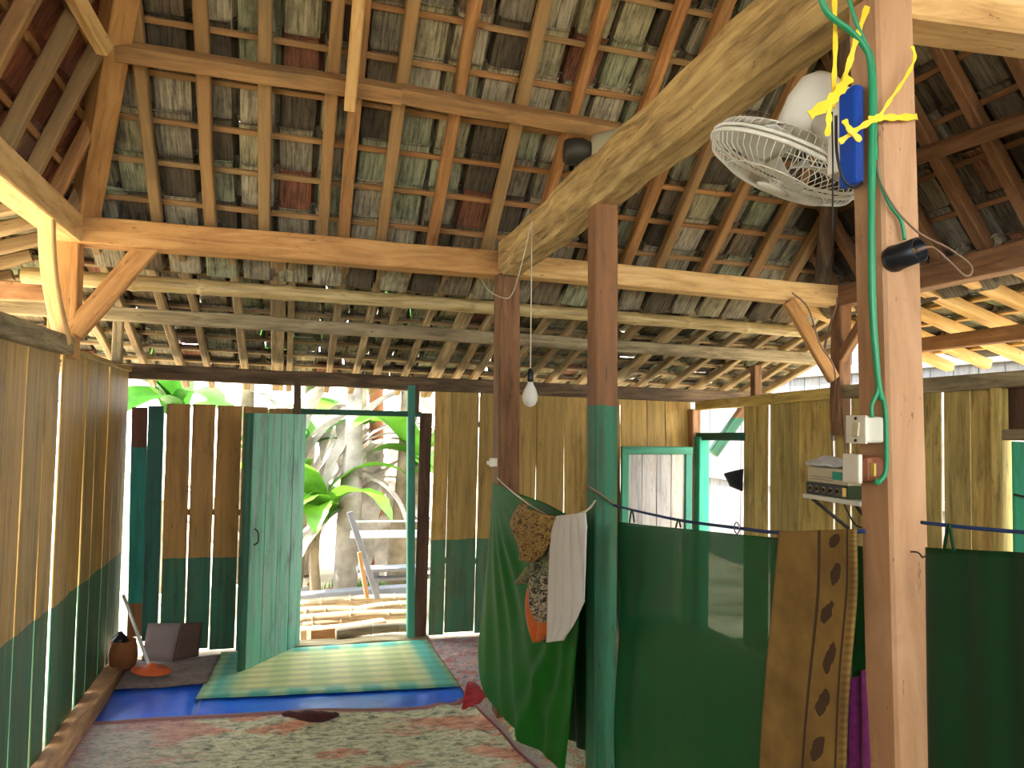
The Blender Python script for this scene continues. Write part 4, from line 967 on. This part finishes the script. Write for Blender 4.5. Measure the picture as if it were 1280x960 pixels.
# switch and socket on the left face
def on_face(z, y, dx): return near_post(z, -.044-dx, y)
sw = thing('light_switch', 'white surface mounted light switch on the nearest post', 'switch', on_face(1.595, -.012, 0))
cx = on_face(1.595, -.006, .020)
obj('box', box_mesh(.040, .050, .050, .005), M['plastic_white'], sw, Matrix.Translation(cx))
obj('plate', box_mesh(.005, .054, .054, .002), M['plastic_white'], sw, Matrix.Translation(cx+V((-.0225, 0, 0))))
obj('rocker', box_mesh(.005, .016, .028, .002), M['carton'], sw, Matrix.Translation(cx+V((-.027, -.004, 0))) @ Matrix.Rotation(.12, 4, 'Y'))
for s_ in (-1, 1): obj('screw', lathe([(.001, 0), (.003, 0), (.003, .002), (.001, .002)], 8), M['metal_dark'], sw, Matrix.Translation(cx+V((-.0255, -.002, .021*s_))) @ Matrix.Rotation(-math.pi/2, 4, 'Y'))
so = thing('socket_box', 'brown wooden block with a cream power socket below the white switch', 'socket', on_face(1.52, -.01, 0))
cx = on_face(1.52, -.006, .022)
obj('block', box_mesh(.044, .056, .052, .014), M['woodbrown'], so, Matrix.Translation(cx))
obj('plate', box_mesh(.010, .046, .056, .004), M['plastic_white'], so, Matrix.Translation(cx+V((-.027, .006, 0))))
obj('socket_face', box_mesh(.006, .02, .026, .003), M['brass'], so, Matrix.Translation(cx+V((-.012, -.028, 0))))
# small nail bent on the post
tag(cord('bent_nail', [near_post(1.365, .0, -.036), near_post(1.367, .002, -.056), near_post(1.358, .010, -.058), near_post(1.36, .016, -.058)], .0018, M['metal_dark'], n=3), 'small bent nail low on the front of the nearest post', 'nail')

# hanging bulb
bt = pt(665, 276, X=1.0); bz = pt(663, 470, X=1.0)
hb0 = thing('pendant_bulb', 'white bulb hanging on a thin cord before the brown post', 'lamp', bz)
obj('flex', tubes_mesh([tube([bt-bz, (bt-bz)*.5, V((0, 0, .02))], .0028, 6)]), M['cable_pale'], hb0, Matrix.Translation(bz))
obj('lamp_holder', lathe([(.001, .034), (.008, .03), (.014, .015), (.015, -.02), (.013, -.026), (.001, -.027)], 14), M['plastic_black'], hb0, Matrix.Translation(bz))
obj('bulb', lathe([(.012, -.022), (.013, -.034), (.026, -.058), (.034, -.085), (.032, -.108), (.022, -.126), (.008, -.134), (.001, -.135)], 18), M['bulbglass'], hb0, Matrix.Translation(bz))
tag(cord('loose_wire', [pt(665, 276, X=1.0), pt(652, 330, X=1.0), pt(640, 368, X=1.02), pt(628, 372, X=1.02), pt(610, 362, X=1.02), pt(600, 345, X=1.02)], .0025, M['cable_pale'], n=5), 'pale wire sagging from the bulb cord to the brown post top', 'cable')
tag(cord('loose_wire', [pt(628, 330, X=1.02), pt(636, 315, X=1.02), pt(610, 318, X=1.0), pt(594, 322, X=1.0), pt(592, 336, X=1.0), pt(600, 346, X=1.0)], .002, M['cable_red'], n=5), 'red wire curling on the ring beam end', 'cable')
ps = pt(616, 578, Y=3.93)+V((.012, 0, 0))
pg = thing('plug_socket', 'small white plug on the brown post above the satin curtain', 'plug', ps)
obj('housing', box_mesh(.06, .03, .045, .006), M['plastic_white'], pg, Matrix.Translation(ps))
obj('plug_top', box_mesh(.02, .02, .02, .004), M['plastic_white'], pg, Matrix.Translation(ps+V((-.034, 0, -.002))))

# horn loudspeaker behind the log beam
h0, h1 = pt(728, 190, Y=3.12), pt(800, 192, Y=3.06); hd_ = (h1-h0).normalized()
hm = Matrix.Translation(h0) @ hd_.to_track_quat('Z', 'Y').to_matrix().to_4x4(); HL = (h1-h0).length
hn = thing('horn_speaker', 'grey horn loudspeaker behind the log beam', 'loudspeaker', h0)
obj('bell', lathe([(.07, .035), (.086, HL*.3), (.108, HL*.6), (.135, HL*.85), (.168, HL), (.174, HL+.004), (.166, HL), (.13, HL*.83), (.10, HL*.57), (.05, HL*.35), (.001, HL*.33)], 28), M['horn'], hn, hm)
obj('driver', lathe([(.001, -.085), (.045, -.083), (.055, -.07), (.06, -.04), (.06, .0), (.05, .02), (.046, .035), (.001, .036)], 20), M['metal_dark'], hn, hm)
for s_ in (-1, 1): obj('bracket', prism(.17, .022, .005, bev=.001), M['metal'], hn, Matrix.Translation(h0+hd_*.03+V((.0, .06*s_, .02))) @ Matrix.Rotation(math.pi/2, 4, 'Y'))
tag(cord('speaker_cable', [h0+V((-.03, -.04, -.05)), pt(715, 225, Y=3.1), pt(705, 240, Y=3.05), pt(694, 236, Y=3.0)], .003, M['cable_black'], n=5), 'dark cable hanging below the horn loudspeaker', 'cable')

# amplifier on the wall shelf
XS = 2.93
ya, yb = pt(1003, 622, X=XS).y, pt(1074, 628, X=XS).y; zs = pt(1040, 625, X=XS).z
shf = thing('wall_shelf', 'narrow white wall shelf below the amplifier on the right wall', 'shelf', (XR, (ya+yb)/2, zs))
obj('board', box_mesh(.21, ya-yb, .026, .004), M['plastic_white'], shf, Matrix.Translation((XS+.105, (ya+yb)/2, zs)))
beam('bracket', (XS+.03, ya-.05, zs-.013), (XR-.01, ya-.14, zs-.18), .02, .02, M['metal_dark'], shf)
beam('bracket', (XS+.03, yb+.06, zs-.013), (XR-.01, yb+.10, zs-.18), .02, .02, M['metal_dark'], shf)
a0, a1 = pt(1008, 600, X=XS+.02).y, pt(1060, 600, X=XS+.02).y; AW = a0-a1; ac = V((XS+.10, (a0+a1)/2, zs+.013))
amp = thing('amplifier', 'dark green amplifier with a row of five knobs on the wall shelf', 'amplifier', ac)
obj('case', box_mesh(.16, AW, .072, .004), M['amp_green'], amp, Matrix.Translation(ac+V((0, 0, .036))))
obj('front_panel', box_mesh(.006, AW*.98, .060, .002), M['plastic_black'], amp, Matrix.Translation(ac+V((-.082, 0, .036))))
for k in range(5):
    kb = obj('knob', lathe([(.001, 0), (.012, 0), (.011, .012), (.001, .013)], 12), M['plastic_black'], amp, Matrix.Translation(ac+V((-.085, AW*(.38-.165*k), .036))) @ Matrix.Rotation(-math.pi/2, 4, 'Y'))
    obj('dial_ring', lathe([(.013, 0), (.019, 0), (.019, .0015), (.013, .0015)], 14), M['brass'], kb, Matrix.Translation(ac+V((-.0855, AW*(.38-.165*k), .036))) @ Matrix.Rotation(-math.pi/2, 4, 'Y'))
obj('jack_plate', box_mesh(.005, .03, .05, .002), M['brass'], amp, Matrix.Translation(ac+V((-.086, -AW*.44, .036))))
cb_ = ac+V((0, 0, .072))
ct = thing('carton', 'beige carton with a teal label on top of the amplifier', 'box', cb_)
obj('box', box_mesh(.15, AW*.97, .088, .004), M['carton'], ct, Matrix.Translation(cb_+V((0, 0, .045))))
obj('label_print', box_mesh(.002, AW*.3, .045, .0005), M['print_teal'], ct, Matrix.Translation(cb_+V((-.0765, -AW*.28, .05))))
for z in (.02, .035): obj('print_line', box_mesh(.002, AW*.55, .003, .0005), M['cable_brown'], ct, Matrix.Translation(cb_+V((-.0765, AW*.12, z))))
def rag(u, v):
    y = ya-.0-(ya-yb+.06)*u; x = XS+.02+.15*v
    return (x-.02*math.sin(9*u), y, cb_.z+.105+.028*noise.noise(V((u*6, v*3, 1)))+.03*math.sin(math.pi*v)*(.6+.4*math.sin(7*u)))
tag(sheet('folded_rag', rag, 26, 12, M['greycloth'], None, .014), 'grey white rag lying on top of the carton', 'cloth')
tag(cord('amplifier_cable', [V((XS+.16, yb+.02, zs+.06)), V((XS+.1, yb-.01, zs+.04)), V((XS+.08, yb+.02, zs-.05)), V((XR-.03, yb+.12, zs-.13)), V((XR-.03, yb+.25, zs-.15)), V((XR-.03, ya-.12, zs-.03))], .005, M['cable_black'], n=6), 'black cable sagging below the wall shelf', 'cable')
tag(cord('conduit_cable', [V((XR-.07, rc.y-.05, 2.36)), pt(1030, 440, X=XR-.07), pt(1043, 470, X=XR-.06), pt(1052, 500, X=XR-.04), pt(1057, 560, X=XR-.03), pt(1062, 600, X=XR-.03)], .008, M['cable_brown'], n=5), 'brown cable running down the right corner post', 'cable')
tag(cord('conduit_cable', [pt(990, 366, Y=rc.y-.09), pt(1010, 385, Y=rc.y-.09), pt(1025, 430, Y=rc.y-.09), pt(1044, 466, Y=rc.y-.08), pt(1040, 540, X=XR-.05), pt(1041, 572, X=XR-.05)], .005, M['cable_brown'], n=5), 'thin cable following the right brace down to the amplifier', 'cable')
mj = pt(1041, 543, X=XR-.02)
tag(obj('cable_clamp', box_mesh(.02, .035, .075, .006), M['metal'], None, Matrix.Translation(mj)), 'small metal clamp above the amplifier on the right wall', 'clamp')
# black cap hooked on the doorway edge
def capf(u, v):
    a, b, c, d = pt(905, 592, X=3.08), pt(929, 586, X=3.10), pt(928, 614, X=3.10), pt(913, 608, X=3.08)
    p = (a*(1-u)+b*u)*(1-v)+(d*(1-u)+c*u)*v
    return p+V((-.03*math.sin(math.pi*u)*math.sin(math.pi*v), 0, 0))
tag(sheet('black_cap', capf, 8, 8, M['blackcap'], None, .008), 'small black cap hooked on the edge of the right doorway', 'cap')

# ================================================================== OUTSIDE
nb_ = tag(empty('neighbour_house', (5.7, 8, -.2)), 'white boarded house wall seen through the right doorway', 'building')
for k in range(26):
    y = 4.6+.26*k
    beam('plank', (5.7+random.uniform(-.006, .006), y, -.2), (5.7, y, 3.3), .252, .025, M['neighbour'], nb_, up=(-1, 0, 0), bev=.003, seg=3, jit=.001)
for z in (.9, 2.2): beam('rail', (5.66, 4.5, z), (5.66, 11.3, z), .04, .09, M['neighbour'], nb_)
# bamboo and timber landing outside the back door
def lp(x, y, z): return pt(x, y, Z=z)
names = ['nearest', 'second', 'third', 'fourth', 'fifth']
land = [((420, 793), (512, 784), .05, .04), ((378, 783), (478, 776), -.02, .05), ((372, 776), (512, 768), .02, .045), ((370, 766), (450, 764), .04, .04), ((446, 765), (512, 757), .04, .045), ((372, 757), (512, 748), .03, .045)]
lab = ['short pale bamboo length closest to the back doorway', 'brown bamboo stub at the left of the landing', 'long bamboo pole in the middle of the landing', 'left bamboo length in the third row of the landing', 'right bamboo length in the third row of the landing', 'farthest bamboo pole of the landing outside the back door']
for (a, b, z, r), lb_ in zip(land, lab):
    bamboo_pole('bamboo_pole', lp(*a, z), lp(*b, z), r, M['bamboo_pale'], lb_, nodes=3, group='bamboo landing outside the back door')
tag(beam('timber_block', lp(386, 794, .0), lp(480, 782, .0), .10, .09, M['sill'], None, seg=4, jit=.004), 'brown squared timber lying in the bamboo landing', 'timber')
tag(beam('timber_block', lp(374, 794, -.05), lp(402, 791, -.05), .10, .10, M['bamboo_pale'], None, seg=2), 'pale timber end at the left of the landing', 'timber')
tag(beam('timber_block', lp(368, 748, -.02), lp(520, 736, -.02), .14, .08, M['greybeam'], None, seg=4, jit=.006), 'grey plank behind the bamboo landing', 'timber')
# rails and bench outside
YO = 7.4
tag(beam('fence_rail', pt(438, 668, Y=YO), pt(540, 667, Y=YO), .05, .07, M['whitebeam'], None), 'broad white rail across the banana plants', 'rail')
tag(beam('fence_rail', pt(442, 652, Y=YO), pt(540, 651, Y=YO), .03, .018, M['whitebeam'], None), 'thin white upper rail across the banana plants', 'rail')
bn = thing('plank_bench', 'grey plank bench outside the back doorway', 'bench', pt(480, 740, Y=7.0))
beam('seat_plank', pt(446, 712, Y=7.0), pt(545, 708, Y=7.0), .16, .035, M['greybeam'], bn)
beam('lower_plank', pt(452, 724, Y=7.0), pt(545, 720, Y=7.0), .10, .03, M['greybeam'], bn)
for x in (470, 530): beam('leg', pt(x, 742, Y=7.0), pt(x, 712, Y=7.0), .05, .05, M['greybeam'], bn, up=(0, -1, 0))
tag(beam('leaning_pole', pt(472, 748, Y=6.72), pt(437, 640, Y=6.8), .05, .05, M['greybeam'], None, up=(0, -1, 0)), 'grey pole leaning by the bench', 'pole')
tag(beam('leaning_pole', pt(459, 748, Y=6.6), pt(449, 690, Y=6.65), .035, .035, M['sill'], None, up=(0, -1, 0)), 'short brown stake standing by the bench', 'pole')
# stones and husks
def rock_mesh(r, seed):
    bm = bmesh.new(); bmesh.ops.create_icosphere(bm, subdivisions=2, radius=r)
    for v in bm.verts: v.co *= 1+.45*noise.noise(v.co/r*1.3+V((seed*7, 0, 0))); v.co.z *= .7
    me = bpy.data.meshes.new('rock'); bm.to_mesh(me); bm.free(); return me
rk = [(384, 742, .10, 'rock', 'grey stone left of the husks by the landing'), (401, 750, .085, 'rock', 'pale stone in front of the husks'), (412, 740, .07, 'pot', 'brown coconut husk between the stones'), (426, 742, .06, 'pot', 'brown coconut husk at the right of the stones'), (392, 730, .06, 'pot', 'small husk behind the stones'), (432, 748, .05, 'rock', 'small pale stone right of the husks')]
for k, (x, y, r, m_, lb_) in enumerate(rk):
    p = lp(x, y, -.12); tag(obj('stone' if m_ == 'rock' else 'coconut_husk', rock_mesh(r, k), M[m_], None, Matrix.Translation(p)), lb_, 'stone' if m_ == 'rock' else 'husk')
# grass tufts (too many blades to count)
gv, gf = [], []
for k in range(900):
    x, y = random.uniform(412, 512), random.uniform(738, 751)
    b = lp(x, y, -.17)+V((random.uniform(-.1, .1), random.uniform(-.1, .3), 0)); h = random.uniform(.05, .13); a = random.uniform(0, 6.28); d = V((math.cos(a), math.sin(a), 0))
    i = len(gv); gv += [b-d*.006, b+d*.006, b+V((d.y*.03, -d.x*.03, h))]; gf.append((i, i+1, i+2))
gme = bpy.data.meshes.new('grass'); gme.from_pydata([tuple(q) for q in gv], [], gf)
tag(obj('grass', gme, M['grassgreen']), 'short bright green grass behind the bamboo landing', 'grass', None, 'stuff')

def leaf_mesh(L, W, droop, seed, torn=False):
    rnd = random.Random(seed); nu, nv = 14, 4; vs = []; fs = []
    for i in range(nu+1):
        t = i/nu; ang = droop[0]+(droop[1]-droop[0])*t
        if i == 0: x, z = 0.0, 0.0
        else: x += L/nu*math.cos(ang); z += L/nu*math.sin(ang)
        w_ = W*(math.sin(math.pi*min(1, .08+t*.92))**.6 if t < .98 else .1)
        for j in range(nv+1):
            s_ = (j/nv-.5)*2; e = (.75+.25*rnd.random()) if torn and j in (0, nv) else 1
            vs.append((x, s_*w_*e, z+abs(s_)*w_*.22+rnd.uniform(-.008, .008)))
    for i in range(nu):
        for j in range(nv): fs.append((i*5+j, i*5+j+1, i*5+6+j, i*5+5+j))
    me = mesh('leaf', vs, fs, True); return me
LM = [leaf_mesh(1.5, .24, (1.3, -.5), 1), leaf_mesh(1.2, .21, (1.0, -.9), 2, True), leaf_mesh(.8, .17, (.9, -.8), 3)]
DL = [leaf_mesh(1.1, .10, (.2, -1.55), 4, True), leaf_mesh(1.4, .13, (-.3, -1.6), 5, True)]
def banana(x, ybase, Y, h, r, label, nleaf, ndry, seed, young=False, lean=0.0, mat='trunk', lmat=None, azs=None, ls=1.0):
    rnd = random.Random(seed)
    p = pt(x, ybase, Y=Y); p.z = -.2+max(0, (Y-9)*.05)
    t = thing('banana_plant', label, 'banana plant', p, 'banana plants behind the house')
    P = []; R = []
    for i in range(11):
        q = i/10; P.append(V((lean*q*q+.02*math.sin(5*q+seed), .02*math.cos(4*q), h*q))); R.append(r*(1-.45*q)*(1+.08*math.sin(9*q+seed)))
    obj('trunk', tubes_mesh([tube(P, R, 10)]), M[mat], t, Matrix.Translation(p))
    top = p+P[-1]
    for k in range(nleaf):
        az = azs[k] if azs else rnd.uniform(0, 6.28)
        me = rnd.choice(LM).copy(); me.materials.append(M[lmat or ('leaf_young' if (young or rnd.random() < .35) else 'leaf')])
        obj('leaf', me, None, t, Matrix.Translation(top-V((0, 0, rnd.uniform(0, .25)))) @ Matrix.Rotation(az, 4, 'Z') @ Matrix.Rotation(rnd.uniform(-.3, .3), 4, 'X') @ Matrix.Scale(ls*rnd.uniform(.8, 1.1), 4))
    for k in range(ndry):
        me = rnd.choice(DL).copy(); me.materials.append(M['dryleaf'])
        obj('dry_leaf', me, None, t, Matrix.Translation(p+V((0, 0, h*rnd.uniform(.35, .9)))) @ Matrix.Rotation(rnd.uniform(0, 6.28), 4, 'Z') @ Matrix.Scale(rnd.uniform(.8, 1.2), 4))
banana(434, 744, 7.7, 2.6, .13, 'tall pale banana trunk left of centre in the back doorway', 6, 9, 11, mat='dryleaf')
banana(497, 740, 8.0, 2.5, .12, 'banana plant at the right side of the back doorway', 6, 12, 12, lean=.1)
banana(466, 735, 8.8, 2.6, .12, 'brown banana trunk in the middle behind the white rail', 6, 10, 13, mat='pot')
banana(392, 735, 7.6, 1.0, .06, 'young bright green banana plant at left of the back doorway', 11, 0, 14, True, lean=.05, ls=.8)
banana(372, 735, 8.2, 1.5, .07, 'half grown green banana plant beside the door leaf', 10, 0, 24, False, ls=.9)
banana(520, 735, 7.9, 1.4, .07, 'half grown green banana plant right of the teal jamb', 9, 0, 25, True, ls=.8)
banana(380, 725, 9.2, 2.3, .12, 'banana plant behind the young one by the door leaf', 7, 8, 15)
banana(300, 725, 9.0, 2.4, .12, 'banana plant behind the left part of the back wall', 8, 6, 16)
banana(210, 725, 8.6, 2.0, .12, 'banana plant beyond the far left corner', 8, 5, 17)
banana(560, 725, 9.4, 2.5, .12, 'banana plant behind the boards right of the doorway', 8, 8, 18)
banana(445, 718, 10.6, 3.0, .13, 'far banana plant in the back row left', 9, 10, 19)
banana(510, 716, 11.0, 3.0, .13, 'far banana plant in the back row right', 9, 10, 20)
